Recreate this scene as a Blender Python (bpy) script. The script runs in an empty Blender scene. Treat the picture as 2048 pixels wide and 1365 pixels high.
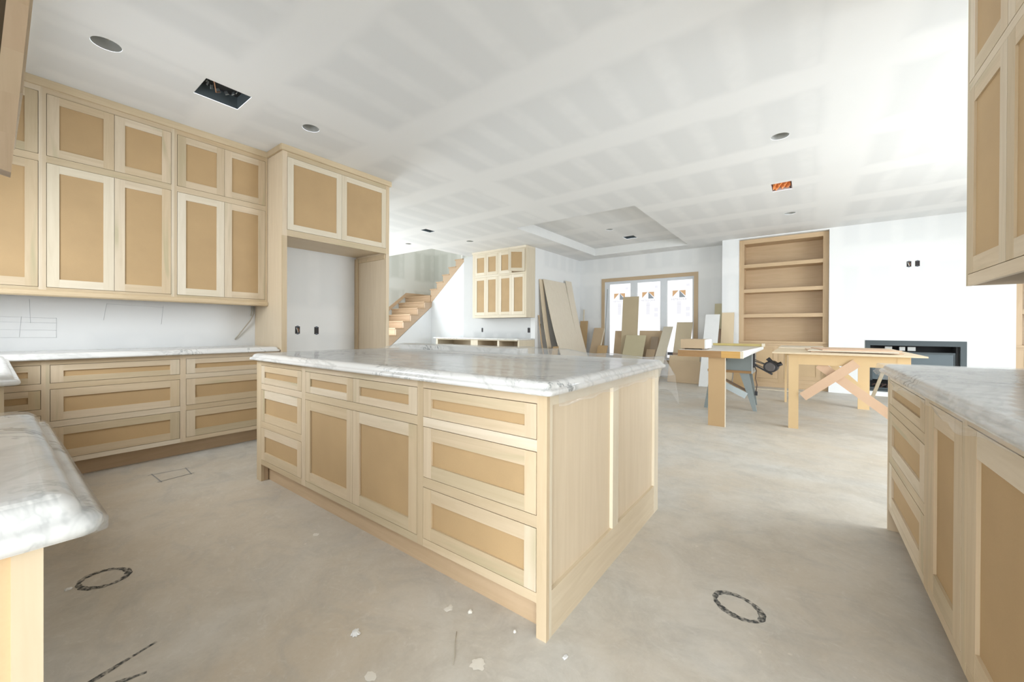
import bpy, bmesh, math, random
from mathutils import Vector, Matrix
random.seed(7)
S = bpy.context.scene
C = S.collection
R = math.radians

# ------------------------------------------------------------------ camera
CAM_H = 1.115
def cam_axes(yaw, pitch, roll):
    r = Vector((math.cos(yaw), math.sin(yaw), 0)); f = Vector((-math.sin(yaw), math.cos(yaw), 0)); u = Vector((0, 0, 1))
    f2 = f*math.cos(pitch) + u*math.sin(pitch); u2 = u*math.cos(pitch) - f*math.sin(pitch)
    return r*math.cos(roll) + u2*math.sin(roll), u2*math.cos(roll) - r*math.sin(roll), f2
cd = bpy.data.cameras.new('camera'); cam = bpy.data.objects.new('camera', cd); C.objects.link(cam)
_r, _u, _f = cam_axes(R(36.864), R(-0.213), R(0.247))
cam.matrix_world = Matrix(((_r.x, _u.x, -_f.x, 0), (_r.y, _u.y, -_f.y, 0), (_r.z, _u.z, -_f.z, CAM_H), (0, 0, 0, 1)))
cd.sensor_width = 36; cd.lens = 783.6/2048*36; cd.shift_y = -(682.5-662.4)/2048
cd.clip_start = 0.02; cd.clip_end = 100
S.camera = cam

# ------------------------------------------------------------------ world, lights, exposure
W = bpy.data.worlds.new('sky'); S.world = W; W.use_nodes = True
W.node_tree.nodes['Background'].inputs[0].default_value = (0.86, 0.93, 1.0, 1)
W.node_tree.nodes['Background'].inputs[1].default_value = 1.0
def area(name, loc, rot, sx, sy, power, col=(1, 1, 1)):
    l = bpy.data.lights.new(name, 'AREA'); l.shape = 'RECTANGLE'; l.size = sx; l.size_y = sy; l.energy = power; l.color = col
    o = bpy.data.objects.new(name, l); C.objects.link(o); o.location = loc; o.rotation_euler = rot; return o
# daylight in the living-room and hall windows, plus added fill lamps
area('daylight_living_windows', (4.2, 4.95, 1.30), (0, R(52), 0), 2.3, 3.5, 108, (0.86, 0.93, 1.0))     # glazed doors in the right-hand living-room wall
area('daylight_rear_glazing', (1.85, -3.85, 1.35), (R(94), 0, 0), 4.6, 2.3, 130, (0.90, 0.95, 1.0))      # added fill from behind the camera, its glazing is made up
area('daylight_hall_window', (-9.5, 4.1, 1.6), (0, R(-86), 0), 2.2, 2.4, 68, (0.87, 0.94, 1.0))          # hall window by the stairs
area('daylight_range_wall_window', (-3.35, -0.53, 1.75), (R(60), 0, 0), 1.1, 1.1, 15, (0.88, 0.94, 1.0))  # added fill over the range-wall counter, the window is made up
area('daylight_upstairs', (-8.3, 7.4, 5.3), (0, 0, 0), 1.6, 1.6, 12, (0.96, 1.0, 0.97))                       # unseen lamp added to lighten the stairwell walls
PANE_EMIT = 0.42
S.view_settings.view_transform = 'Standard'; S.view_settings.look = 'None'; S.view_settings.gamma = 1
S.view_settings.use_curve_mapping = False
S.view_settings.exposure = 1.5
try:
    S.cycles.use_denoising = True; S.cycles.use_adaptive_sampling = True; S.cycles.adaptive_threshold = 0.03; S.cycles.max_bounces = 6; S.cycles.diffuse_bounces = 4; S.cycles.glossy_bounces = 2
    S.cycles.transparent_max_bounces = 8; S.cycles.sample_clamp_indirect = 6
except Exception: pass

# ------------------------------------------------------------------ materials
class NT:
    def __init__(s, name):
        s.m = bpy.data.materials.new(name); s.m.use_nodes = True; s.t = s.m.node_tree; s.t.nodes.clear()
        s.out = s.n('ShaderNodeOutputMaterial'); s.b = s.n('ShaderNodeBsdfPrincipled'); s.l(s.b.outputs[0], s.out.inputs[0])
    def n(s, t, **k):
        x = s.t.nodes.new(t)
        for a, v in k.items(): setattr(x, a, v)
        return x
    def l(s, a, b): s.t.links.new(a, b)
    def inp(s, node, i, v):
        if hasattr(v, 'node'): s.l(v, node.inputs[i])
        else: node.inputs[i].default_value = v
    def math(s, op, a, b=0.0, c=0.0, clamp=False):
        x = s.n('ShaderNodeMath', operation=op); x.use_clamp = clamp
        for i, v in enumerate((a, b, c)): s.inp(x, i, v)
        return x.outputs[0]
    def mix(s, f, a, b):
        x = s.n('ShaderNodeMix', data_type='RGBA'); s.inp(x, 0, f)
        s.inp(x, 6, a if hasattr(a, 'node') else (*a, 1)); s.inp(x, 7, b if hasattr(b, 'node') else (*b, 1)); return x.outputs[2]
    def noise(s, vec, scale, detail=3, rough=0.55, dist=0.0):
        x = s.n('ShaderNodeTexNoise'); s.l(vec, x.inputs['Vector'])
        x.inputs['Scale'].default_value = scale; x.inputs['Detail'].default_value = detail
        x.inputs['Roughness'].default_value = rough; x.inputs['Distortion'].default_value = dist; return x.outputs[0]
    def ramp(s, f, stops):
        x = s.n('ShaderNodeValToRGB'); s.l(f, x.inputs[0]); e = x.color_ramp.elements
        while len(e) < len(stops): e.new(0.5)
        for q, (p, c) in zip(e, stops): q.position = p; q.color = (*c, 1) if len(c) == 3 else c
        return x.outputs[0]
    def coord(s, scale=(1, 1, 1), rnd=0.0):
        tc = s.n('ShaderNodeTexCoord'); mp = s.n('ShaderNodeMapping'); mp.inputs['Scale'].default_value = scale
        v = tc.outputs['Object']
        if rnd:
            oi = s.n('ShaderNodeObjectInfo'); m = s.math('MULTIPLY', oi.outputs['Random'], rnd)
            va = s.n('ShaderNodeVectorMath', operation='ADD'); s.l(v, va.inputs[0]); s.l(m, va.inputs[1]); v = va.outputs[0]
        s.l(v, mp.inputs['Vector']); return mp.outputs[0]
    def bump(s, h, strength, dist=0.002):
        x = s.n('ShaderNodeBump'); x.inputs['Strength'].default_value = strength; x.inputs['Distance'].default_value = dist
        s.l(h, x.inputs['Height']); s.l(x.outputs[0], s.b.inputs['Normal'])
    def base(s, col, rough=0.6):
        s.inp(s.b, 'Base Color', col if hasattr(col, 'node') else (*col, 1)); s.b.inputs['Roughness'].default_value = rough; return s.m
MATS = {}
def flat(name, col, rough=0.6, metal=0.0):
    if name in MATS: return MATS[name]
    t = NT(name); n = t.noise(t.coord(rnd=7), 9, 3)
    t.base(t.mix(t.math('MULTIPLY', n, 0.35), col, tuple(c*0.8 for c in col)), rough); t.b.inputs['Metallic'].default_value = metal
    MATS[name] = t.m; return t.m
def wood(name, tones, axis, contrast=0.5, rough=0.55, streak=None):
    """board grain along a local axis; each board (object) takes its own tone"""
    if name in MATS: return MATS[name]
    t = NT(name); sc = {'x': (1.1, 16, 16), 'y': (16, 1.1, 16), 'z': (16, 16, 1.1)}[axis]
    v = t.coord(sc, 13.7)
    n1 = t.noise(v, 1.6, 4, 0.6, 0.9)
    sc2 = {'x': (0.5, 5, 5), 'y': (5, 0.5, 5), 'z': (5, 5, 0.5)}[axis]
    n2 = t.noise(t.coord(sc2, 31.1), 1.3, 2, 0.5, 1.6)
    oi = t.n('ShaderNodeObjectInfo')
    k = len(tones)
    tone = t.ramp(oi.outputs['Random'], [(i/(k-1), c) for i, c in enumerate(tones)])
    dark = t.n('ShaderNodeMix', data_type='RGBA', blend_type='MULTIPLY'); dark.inputs[0].default_value = 1
    t.l(tone, dark.inputs[6]); dark.inputs[7].default_value = (0.74, 0.69, 0.59, 1)
    g = t.ramp(n1, [(0.35, (0, 0, 0)), (0.75, (1, 1, 1))])
    col = t.mix(t.math('MULTIPLY', g, contrast), tone, dark.outputs[2])
    if streak:
        s_ = t.ramp(n2, [(0.60, (0, 0, 0)), (0.74, (1, 1, 1))])
        col = t.mix(t.math('MULTIPLY', s_, 0.55), col, streak)
    t.base(col, rough); t.bump(n1, 0.12, 0.001); MATS[name] = t.m; return t.m
POP = [(0.63, 0.495, 0.325), (0.70, 0.575, 0.42), (0.56, 0.435, 0.275), (0.75, 0.65, 0.51), (0.61, 0.48, 0.315), (0.67, 0.53, 0.355), (0.55, 0.45, 0.30)]
STK = (0.42, 0.38, 0.22)
def poplar(ax): return wood('poplar_'+ax, POP, ax, 0.5, 0.55, STK)
WHT = [(0.74, 0.66, 0.52), (0.70, 0.61, 0.46), (0.78, 0.70, 0.57)]
def pale(ax): return wood('pale_poplar_'+ax, WHT, ax, 0.35, 0.55)
OAK = [(0.55, 0.38, 0.24), (0.58, 0.41, 0.26), (0.52, 0.35, 0.215)]
def oak(ax): return wood('stair_oak_'+ax, OAK, ax, 0.5, 0.5)
SHF = [(0.56, 0.40, 0.235), (0.60, 0.43, 0.26)]
def shelfwood(ax): return wood('shelf_birch_'+ax, SHF, ax, 0.45, 0.45)
PINE = [(0.60, 0.47, 0.31), (0.64, 0.52, 0.35), (0.56, 0.41, 0.27), (0.62, 0.47, 0.32)]
def pine(ax): return wood('pine_'+ax, PINE, ax, 0.6, 0.6)
def plyw(ax): return wood('plywood_'+ax, [(0.70, 0.575, 0.41), (0.72, 0.60, 0.44)], ax, 0.3, 0.5)
def mdf(name='mdf', col=(0.48, 0.325, 0.165), var=0.18):
    if name in MATS: return MATS[name]
    t = NT(name); n = t.noise(t.coord(rnd=9), 3.0, 3); f = t.noise(t.coord(rnd=3), 260, 1)
    oi = t.n('ShaderNodeObjectInfo')
    c1 = t.mix(n, tuple(c*(1+var) for c in col), tuple(c*(1-var) for c in col))
    c2 = t.mix(t.math('MULTIPLY', f, 0.25), c1, tuple(c*0.7 for c in col))
    c3 = t.mix(t.math('MULTIPLY', oi.outputs['Random'], 0.3), c2, tuple(min(1, c*1.25) for c in col))
    t.base(c3, 0.7); MATS[name] = t.m; return t.m
MDF = mdf(); MDF_PALE = mdf('mdf_pale', (0.56, 0.40, 0.23), 0.1); MDF_TAN = mdf('mdf_tan', (0.52, 0.39, 0.25), 0.12)
MDF_GREEN = mdf('mdf_green', (0.52, 0.46, 0.30), 0.12); MDF_PINK = mdf('mdf_pink', (0.62, 0.42, 0.28), 0.06)
def drywall(name, seam_ax, stud_ax, paper=(0.765, 0.77, 0.76), mud=(0.825, 0.825, 0.81), seam0=0.0, stud0=0.0, amt=1.0):
    t = NT(name); tc = t.n('ShaderNodeTexCoord'); sp = t.n('ShaderNodeSeparateXYZ'); t.l(tc.outputs['Object'], sp.inputs[0])
    a = sp.outputs['xyz'.index(seam_ax)]; b = sp.outputs['xyz'.index(stud_ax)]
    n = t.noise(tc.outputs['Object'], 1.3, 3); n2 = t.noise(tc.outputs['Object'], 5, 3)
    def band(v, off, per, w, soft):
        wob = t.math('MULTIPLY', t.math('SUBTRACT', n, 0.5), w*1.2)
        q = t.math('ADD', t.math('SUBTRACT', v, off), wob)
        d = t.math('ABSOLUTE', t.math('SUBTRACT', t.math('FRACT', t.math('ADD', t.math('DIVIDE', q, per), 0.5)), 0.5))
        d = t.math('MULTIPLY', d, per)
        x = t.n('ShaderNodeMapRange', interpolation_type='SMOOTHSTEP'); t.l(d, x.inputs[0])
        x.inputs[1].default_value = w + soft; x.inputs[2].default_value = w; x.inputs[3].default_value = 0; x.inputs[4].default_value = 1
        return x.outputs[0]
    s1 = band(a, seam0, 1.22, 0.11, 0.13); s2 = band(b, stud0, 0.406, 0.03, 0.09); s3 = band(b, stud0+0.3, 3.66, 0.14, 0.14)
    s2 = t.math('MULTIPLY', s2, t.math('MULTIPLY', n2, 1.1))
    f = t.math('MAXIMUM', t.math('MAXIMUM', s1, s2), s3)
    f = t.math('MULTIPLY', f, t.math('ADD', t.math('MULTIPLY', n, 0.6), 0.6))
    f = t.math('MULTIPLY', f, amt, clamp=True)
    t.base(t.mix(f, paper, mud), 0.85); MATS[name] = t.m; return t.m
DW_C = drywall('drywall_ceiling', 'y', 'x', paper=(0.745, 0.75, 0.745), mud=(0.83, 0.83, 0.82))
DW_X = drywall('drywall_wall_x', 'z', 'y', seam0=0.0)      # wall whose face looks along x
DW_Y = drywall('drywall_wall_y', 'z', 'x')
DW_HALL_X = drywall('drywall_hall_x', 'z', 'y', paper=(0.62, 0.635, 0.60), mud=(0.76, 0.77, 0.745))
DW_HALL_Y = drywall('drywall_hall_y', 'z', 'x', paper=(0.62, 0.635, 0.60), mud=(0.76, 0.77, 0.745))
DW_GREY = drywall('drywall_grey', 'z', 'x', paper=(0.55, 0.555, 0.55), mud=(0.66, 0.66, 0.65))
DW_WHITE = drywall('drywall_primed', 'z', 'x', paper=(0.80, 0.82, 0.84), mud=(0.84, 0.85, 0.86))  # paler tone than the alcove drywall, for the understair walls
def concrete():
    t = NT('concrete'); v = t.coord()
    n1 = t.noise(v, 0.62, 4, 0.6, 0.5); n2 = t.noise(v, 3.4, 9, 0.74, 0.5); n3 = t.noise(v, 55, 3)
    st = t.noise(t.coord((1.0, 1.3, 1)), 3.1, 6, 0.65, 1.6); sc = t.noise(t.coord((2.0, 2.6, 1)), 6.0, 5, 0.7, 2.0)
    col = t.ramp(n2, [(0.28, (0.42, 0.395, 0.345)), (0.5, (0.56, 0.535, 0.48)), (0.72, (0.66, 0.64, 0.595))])
    col = t.mix(t.ramp(n1, [(0.40, (0, 0, 0)), (0.66, (0.7, 0.7, 0.7))]), col, (0.54, 0.43, 0.29))
    col = t.mix(t.ramp(st, [(0.48, (0, 0, 0)), (0.74, (0.55, 0.55, 0.55))]), col, (0.36, 0.345, 0.31))
    col = t.mix(t.ramp(sc, [(0.56, (0, 0, 0)), (0.72, (0.35, 0.35, 0.35))]), col, (0.72, 0.69, 0.63))
    col = t.mix(t.math('MULTIPLY', n3, 0.3), col, (0.70, 0.67, 0.61))
    sk = t.ramp(t.noise(v, 19, 2, 0.4), [(0.75, (0, 0, 0)), (0.79, (1, 1, 1))])
    col = t.mix(t.math('MULTIPLY', sk, 0.5), col, (0.74, 0.68, 0.59))
    t.base(col, 0.5); t.bump(n3, 0.15, 0.002); MATS['concrete'] = t.m; return t.m
CONC = concrete()
def marble(name, ax='y'):
    t = NT(name); sc = (0.9, 2.6, 1) if ax == 'x' else (2.6, 0.9, 1)
    v = t.coord(sc, 5.0)
    n = t.noise(v, 1.1, 6, 0.62, 1.6)
    vein = t.ramp(n, [(0.455, (0, 0, 0)), (0.5, (1, 1, 1)), (0.545, (0, 0, 0))])
    n2 = t.noise(t.coord((1, 1, 1), 9.0), 4.5, 5, 0.6, 1.2)
    vein2 = t.ramp(n2, [(0.475, (0, 0, 0)), (0.5, (1, 1, 1)), (0.52, (0, 0, 0))])
    patch = t.ramp(t.noise(t.coord(rnd=3), 1.4, 2), [(0.54, (0, 0, 0)), (0.62, (1, 1, 1))])
    cloud = t.noise(v, 0.7, 4)
    col = t.mix(cloud, (0.80, 0.79, 0.765), (0.70, 0.69, 0.66))
    col = t.mix(t.math('MULTIPLY', vein, 0.42), col, (0.40, 0.40, 0.38))
    col = t.mix(t.math('MULTIPLY', t.math('MULTIPLY', vein2, patch), 0.9), col, (0.12, 0.14, 0.14))
    t.base(col, 0.22); t.b.inputs['Coat Weight'].default_value = 0.1; t.b.inputs['Coat Roughness'].default_value = 0.05
    MATS[name] = t.m; return t.m
MARBLE = marble('marble_x', 'x'); MARBLE_Y = marble('marble_y', 'y')
def film_mat():
    t = NT('clear_plastic_film'); t.t.nodes.remove(t.b)
    tr = t.n('ShaderNodeBsdfTransparent'); gl = t.n('ShaderNodeBsdfGlossy'); df = t.n('ShaderNodeBsdfDiffuse')
    gl.inputs['Roughness'].default_value = 0.07; df.inputs[0].default_value = (0.85, 0.88, 0.9, 1)
    lw = t.n('ShaderNodeLayerWeight'); lw.inputs[0].default_value = 0.12
    n = t.noise(t.coord((1, 1, 1)), 14, 4, 0.6, 1.5)
    bp = t.n('ShaderNodeBump'); bp.inputs['Strength'].default_value = 0.10; bp.inputs['Distance'].default_value = 0.004
    t.l(n, bp.inputs['Height']); t.l(bp.outputs[0], gl.inputs['Normal'])
    m1 = t.n('ShaderNodeMixShader'); m1.inputs[0].default_value = 0.11; t.l(tr.outputs[0], m1.inputs[1]); t.l(df.outputs[0], m1.inputs[2])
    f = t.math('ADD', t.math('MULTIPLY', lw.outputs['Fresnel'], 0.32), 0.07, clamp=True)
    m2 = t.n('ShaderNodeMixShader'); t.l(f, m2.inputs[0]); t.l(m1.outputs[0], m2.inputs[1]); t.l(gl.outputs[0], m2.inputs[2])
    t.l(m2.outputs[0], t.out.inputs[0]); return t.m
FILM = film_mat()
def emit(name, col, s):
    t = NT(name); t.t.nodes.remove(t.b); e = t.n('ShaderNodeEmission')
    n = t.noise(t.coord(), 2, 3); t.l(t.mix(n, col, tuple(c*0.93 for c in col)), e.inputs[0]); e.inputs[1].default_value = s
    t.l(e.outputs[0], t.out.inputs[0]); return t.m
PANE = emit('daylit_film_pane', (0.96, 0.97, 1.0), PANE_EMIT)
INK_O = emit('film_print_orange', (0.62, 0.40, 0.22), 0.40); INK_G = emit('film_print_grey', (0.28, 0.31, 0.33), 0.40)
INK_L = emit('film_print_light', (0.84, 0.84, 0.88), 0.40); INK_T = emit('film_print_text', (0.50, 0.49, 0.54), 0.40)
STEEL = flat('galvanized_steel', (0.42, 0.45, 0.46), 0.4, 0.6); CANM = flat('can_metal', (0.55, 0.55, 0.52), 0.45, 0.3)
DARK = flat('dark_void', (0.02, 0.02, 0.02), 0.8); BLACK = flat('black_plastic', (0.025, 0.025, 0.03), 0.45)
SAWGREY = flat('saw_grey_paint', (0.25, 0.285, 0.28), 0.45, 0.2); VINYL = flat('window_vinyl', (0.72, 0.75, 0.78), 0.4)
FPMETAL = flat('fireplace_metal', (0.06, 0.075, 0.08), 0.5, 0.2); FPGLASS = flat('fireplace_glass', (0.10, 0.13, 0.145), 0.2)
WHITE = flat('white_paint', (0.80, 0.80, 0.78), 0.6); CARC = flat('carcass_ply', (0.30, 0.215, 0.13), 0.7)  # carcass plywood darkened to stand for unlit interiors
SPRAY = flat('black_spray_paint', (0.05, 0.055, 0.055), 0.8); ORANGE = flat('orange_plastic', (0.80, 0.27, 0.07), 0.4)
COPPER = flat('wire_copper', (0.55, 0.28, 0.16), 0.4); CABLE = flat('tan_cable', (0.50, 0.45, 0.36), 0.6)
PLASTER = flat('dried_plaster', (0.78, 0.74, 0.66), 0.9); PENCIL = flat('pencil_line', (0.55, 0.56, 0.57), 0.9)
ROUGHB = wood('rough_bark_board', [(0.12, 0.085, 0.05), (0.10, 0.07, 0.04)], 'z', 0.9, 0.9)
WHITEBOARD = flat('white_melamine', (0.78, 0.78, 0.76), 0.5); BROWNB = flat('brown_hardboard', (0.24, 0.16, 0.10), 0.6)
YELLOWW = wood('yellow_pine_bar', [(0.52, 0.42, 0.14), (0.55, 0.44, 0.18)], 'x', 0.6, 0.5)
ORANGEW = wood('orange_pine', [(0.62, 0.36, 0.10), (0.60, 0.34, 0.09)], 'x', 0.5, 0.5); BROWNW = wood('brown_beam', [(0.36, 0.20, 0.075), (0.38, 0.22, 0.09)], 'x', 0.9, 0.5)

# ------------------------------------------------------------------ builders
def link(o, parent=None):
    C.objects.link(o)
    if parent is not None: o.parent = parent
    return o
def mesh(name, verts, faces, mat, parent=None, loc=(0, 0, 0), smooth=False):
    me = bpy.data.meshes.new(name); me.from_pydata([tuple(v) for v in verts], [], faces); me.materials.append(mat); me.update()
    if smooth:
        for p in me.polygons: p.use_smooth = True
    o = bpy.data.objects.new(name, me); o.location = loc; return link(o, parent)
BF = [(0, 3, 2, 1), (4, 5, 6, 7), (0, 1, 5, 4), (1, 2, 6, 5), (2, 3, 7, 6), (3, 0, 4, 7)]
def box(name, x0, x1, y0, y1, z0, z1, mat, parent=None, off=(0, 0, 0)):
    cx, cy, cz = (x0+x1)/2, (y0+y1)/2, (z0+z1)/2; a, b, c = abs(x1-x0)/2, abs(y1-y0)/2, abs(z1-z0)/2
    v = [(-a, -b, -c), (a, -b, -c), (a, b, -c), (-a, b, -c), (-a, -b, c), (a, -b, c), (a, b, c), (-a, b, c)]
    return mesh(name, v, BF, mat, parent, (cx-off[0], cy-off[1], cz-off[2]))
def boxes(name, lst, mat, parent=None):
    v = []; f = []
    for (x0, x1, y0, y1, z0, z1) in lst:
        k = len(v); v += [(x0, y0, z0), (x1, y0, z0), (x1, y1, z0), (x0, y1, z0), (x0, y0, z1), (x1, y0, z1), (x1, y1, z1), (x0, y1, z1)]
        f += [tuple(i+k for i in q) for q in BF]
    return mesh(name, v, f, mat, parent)
def prism(name, pts, axis, a0, a1, mat, parent=None):
    """extrude a 2D polygon along an axis; pts are the other two coordinates in xyz order"""
    n = len(pts); v = []
    for a in (a0, a1):
        for p in pts:
            q = list(p); q.insert('xyz'.index(axis), a); v.append(q)
    c = [sum(q[i] for q in v)/len(v) for i in range(3)]
    v = [[q[i]-c[i] for i in range(3)] for q in v]
    f = [tuple(range(n-1, -1, -1)), tuple(range(n, 2*n))] + [(i, (i+1) % n, n+(i+1) % n, n+i) for i in range(n)]
    o = mesh(name, v, f, mat, parent, c)
    bm = bmesh.new(); bm.from_mesh(o.data); bmesh.ops.recalc_face_normals(bm, faces=bm.faces); bm.to_mesh(o.data); bm.free(); return o
def cyl(name, p0, p1, r, mat, parent=None, seg=20, r1=None, caps=True):
    p0 = Vector(p0); p1 = Vector(p1); d = (p1-p0).normalized(); r1 = r if r1 is None else r1
    a = d.orthogonal().normalized(); b = d.cross(a); v = []
    for p, rr in ((p0, r), (p1, r1)):
        for i in range(seg):
            t = 2*math.pi*i/seg; v.append(p + a*math.cos(t)*rr + b*math.sin(t)*rr)
    c = (p0+p1)/2
    f = [(i, (i+1) % seg, seg+(i+1) % seg, seg+i) for i in range(seg)]
    if caps: f += [tuple(range(seg-1, -1, -1)), tuple(range(seg, 2*seg))]
    o = mesh(name, [q-c for q in v], f, mat, parent, c)
    for p in o.data.polygons[:seg]: p.use_smooth = True
    return o
def tube(name, pts, r, mat, parent=None, seg=6):
    pts = [Vector(p) for p in pts]; c = pts[0].copy(); v = []; f = []
    for i, p in enumerate(pts):
        d = (pts[min(i+1, len(pts)-1)] - pts[max(i-1, 0)]).normalized(); a = d.orthogonal().normalized(); b = d.cross(a)
        for k in range(seg):
            t = 2*math.pi*k/seg; v.append(p-c + a*math.cos(t)*r + b*math.sin(t)*r)
    for i in range(len(pts)-1):
        for k in range(seg): f.append((i*seg+k, i*seg+(k+1) % seg, (i+1)*seg+(k+1) % seg, (i+1)*seg+k))
    f += [tuple(range(seg-1, -1, -1)), tuple(range((len(pts)-1)*seg, len(pts)*seg))]
    return mesh(name, v, f, mat, parent, c, True)
def tag(o, label, cat, group=None):
    o['label'] = label; o['category'] = cat
    if group: o['group'] = group
    return o
def thing(name, label, cat, loc=(0, 0, 0), rz=0.0, group=None):
    o = bpy.data.objects.new(name, None); o.empty_display_size = 0.1; o.location = loc; o.rotation_euler = (0, 0, rz); link(o)
    return tag(o, label, cat, group)
def struct(o): o['kind'] = 'structure'; return o

# ------------------------------------------------------------------ the setting
CZ = 2.985
LW = -4.93                 # face of the kitchen's left wall
struct(boxes('floor', [(-13, 6, -5, 11, -0.12, 0)], CONC))
def plane_holes(name, x0, x1, y0, y1, z, rects, circs, mat, parent=None):
    sq = [(cx-1.35*r, cx+1.35*r, cy-1.35*r, cy+1.35*r) for cx, cy, r in circs]
    xs = sorted({x0, x1} | {v for q in rects+sq for v in q[:2] if x0 < v < x1}); ys = sorted({y0, y1} | {v for q in rects+sq for v in q[2:] if y0 < v < y1})
    vs = {}; V = []; F = []
    def vid(x, y):
        k = (round(x, 5), round(y, 5))
        if k not in vs: vs[k] = len(V); V.append((x, y, z))
        return vs[k]
    for i in range(len(xs)-1):
        for j in range(len(ys)-1):
            cx, cy = (xs[i]+xs[i+1])/2, (ys[j]+ys[j+1])/2
            if any(a < cx < b and c < cy < d for a, b, c, d in rects+sq): continue
            F.append((vid(xs[i], ys[j]), vid(xs[i], ys[j+1]), vid(xs[i+1], ys[j+1]), vid(xs[i+1], ys[j])))
    for cx, cy, r in circs:
        k = 24; h = 1.35*r; ci = []; co = []
        for i in range(k):
            t = 2*math.pi*i/k; c, s = math.cos(t), math.sin(t); m = max(abs(c), abs(s))
            ci.append(len(V)); V.append((cx+r*c, cy+r*s, z)); co.append(len(V)); V.append((cx+h*c/m, cy+h*s/m, z))
        for i in range(k): j = (i+1) % k; F.append((ci[i], ci[j], co[j], co[i]))
    return mesh(name, V, F, mat, parent)
CANS = [(-3.70, 0.463, 0.075), (-3.705, 1.80, 0.072), (-0.209, 4.563, 0.075), (-0.212, 7.648, 0.075), (-6.98, 5.512, 0.065), (-5.716, 6.122, 0.075)]
TRAY = (-4.268, -2.069, 5.813, 9.168); TZ = 3.165
WELL = (-9.62, -6.96, 6.157, 8.62)
VENT1 = (-3.895, -3.595, 0.972, 1.272); VENT2 = (-5.833, -5.68, 4.88, 5.115); SPEAK = (-0.372, -0.151, 6.0, 6.33)
ceil = struct(plane_holes('ceiling', -9.72, 4.4, -4.1, 9.8, CZ, [TRAY, WELL, VENT1, VENT2, SPEAK], CANS, DW_C))
tx0, tx1, ty0, ty1 = TRAY
TVENT = (-3.24, -3.0, 8.37, 8.62); TCAN = (-3.22, 7.60, 0.07)
plane_holes('tray_top', tx0, tx1, ty0, ty1, TZ, [TVENT], [TCAN], DW_C, ceil)
for nm, v in (('tray_side', [(tx0, ty0), (tx1, ty0)]), ('tray_side', [(tx1, ty0), (tx1, ty1)]), ('tray_side', [(tx1, ty1), (tx0, ty1)]), ('tray_side', [(tx0, ty1), (tx0, ty0)])):
    (ax, ay), (bx, by) = v
    mesh(nm, [(ax, ay, CZ), (bx, by, CZ), (bx, by, TZ), (ax, ay, TZ)], [(0, 1, 2, 3)], WHITE, ceil)
# stairwell shaft above the opening
wx0, wx1, wy0, wy1 = WELL
boxes('stairwell_shaft', [(wx1, wx1+0.1, wy0, wy1, CZ+0.002, 5.4), (wx0, wx1, wy0-0.1, wy0, CZ+0.002, 5.4), (wx0-0.1, wx1+0.1, wy0-0.1, wy1+0.1, 5.4, 5.5)], DW_HALL_Y, ceil)
# walls
struct(boxes('wall_left', [(LW-0.12, LW, -0.68, 3.055, 0, CZ)], DW_X))
struct(boxes('wall_range', [(LW, -3.92, -0.68, -0.56, 0, CZ), (-2.78, -0.55, -0.68, -0.56, 0, CZ), (-3.92, -2.78, -0.68, -0.56, 0, 1.18), (-3.92, -2.78, -0.68, -0.56, 2.32, CZ)], DW_Y))  # wall opening added for the made-up fill light above the counter
struct(boxes('wall_right', [(0.985, 1.105, 0.4, 3.06, 0, CZ)], DW_X))
struct(boxes('wall_rear', [(-0.67, -0.55, -4.1, -0.68, 0, CZ), (-0.55, 4.37, -4.1, -3.98, 2.55, CZ), (-0.55, -0.5, -4.1, -3.98, 0, 2.55), (4.2, 4.37, -4.1, -3.98, 0, 2.55), (4.25, 4.37, -3.98, 2.94, 0, CZ)], DW_Y))
struct(boxes('wall_living_near', [(1.105, 4.37, 2.94, 3.06, 0, CZ)], DW_Y))
struct(boxes('wall_living_right', [(4.25, 4.37, 3.06, 3.2, 0, CZ), (4.25, 4.37, 6.7, 9.8, 0, CZ), (4.25, 4.37, 3.2, 6.7, 2.62, CZ), (4.25, 4.37, 3.2, 6.7, 0, 0.28)], DW_X))
struct(boxes('wall_alcove', [(-7.17, LW-0.12, 7.45, 7.57, 0, CZ)], DW_GREY))
struct(boxes('wall_sitting', [(LW-0.12, LW, 7.45, 9.65, 0, CZ)], DW_X))
WY = 9.65; WX0, WX1, WZ0, WZ1 = -4.206, -2.045, 0.40, 2.36
struct(boxes('wall_window', [(LW-0.12, WX0, WY, WY+0.15, 0, CZ), (WX1, -1.25, WY, WY+0.15, 0, CZ), (WX0, WX1, WY, WY+0.15, 0, WZ0), (WX0, WX1, WY, WY+0.15, WZ1, CZ)], DW_Y))
FY = 9.15
struct(boxes('wall_pier', [(-1.40, -1.10, FY, WY, 0, CZ)], DW_Y))
struct(boxes('wall_niche', [(-1.25, 0.345, WY, WY+0.15, 0, CZ), (-1.10, 0.335, FY, WY, 2.962, CZ)], DW_Y))
fx0, fx1, fz0, fz1 = 0.829, 2.012, 0.083, 0.956
struct(boxes('wall_fireplace', [(0.335, fx0, FY, WY, 0, CZ), (fx1, 2.50, FY, WY, 0, CZ), (fx0, fx1, FY, WY, 0, fz0), (fx0, fx1, FY, WY, fz1, CZ)], DW_Y))
struct(boxes('wall_niche_right', [(2.49, 4.25, WY, WY+0.15, 0, CZ), (2.50, 3.94, FY, WY, 2.962, CZ), (3.94, 4.25, FY, WY, 0, CZ)], DW_Y))
struct(boxes('wall_hall', [(-9.72, -9.60, 1.9, 2.9, 0, CZ), (-9.72, -9.60, 5.3, 8.62, 0, 5.4), (-9.72, -9.60, 2.9, 5.3, 0, 0.5), (-9.72, -9.60, 2.9, 5.3, 2.7, CZ)], DW_HALL_X))
struct(boxes('wall_hall_near', [(-9.72, LW-0.12, 1.9, 2.02, 0, CZ)], DW_HALL_Y))
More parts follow.
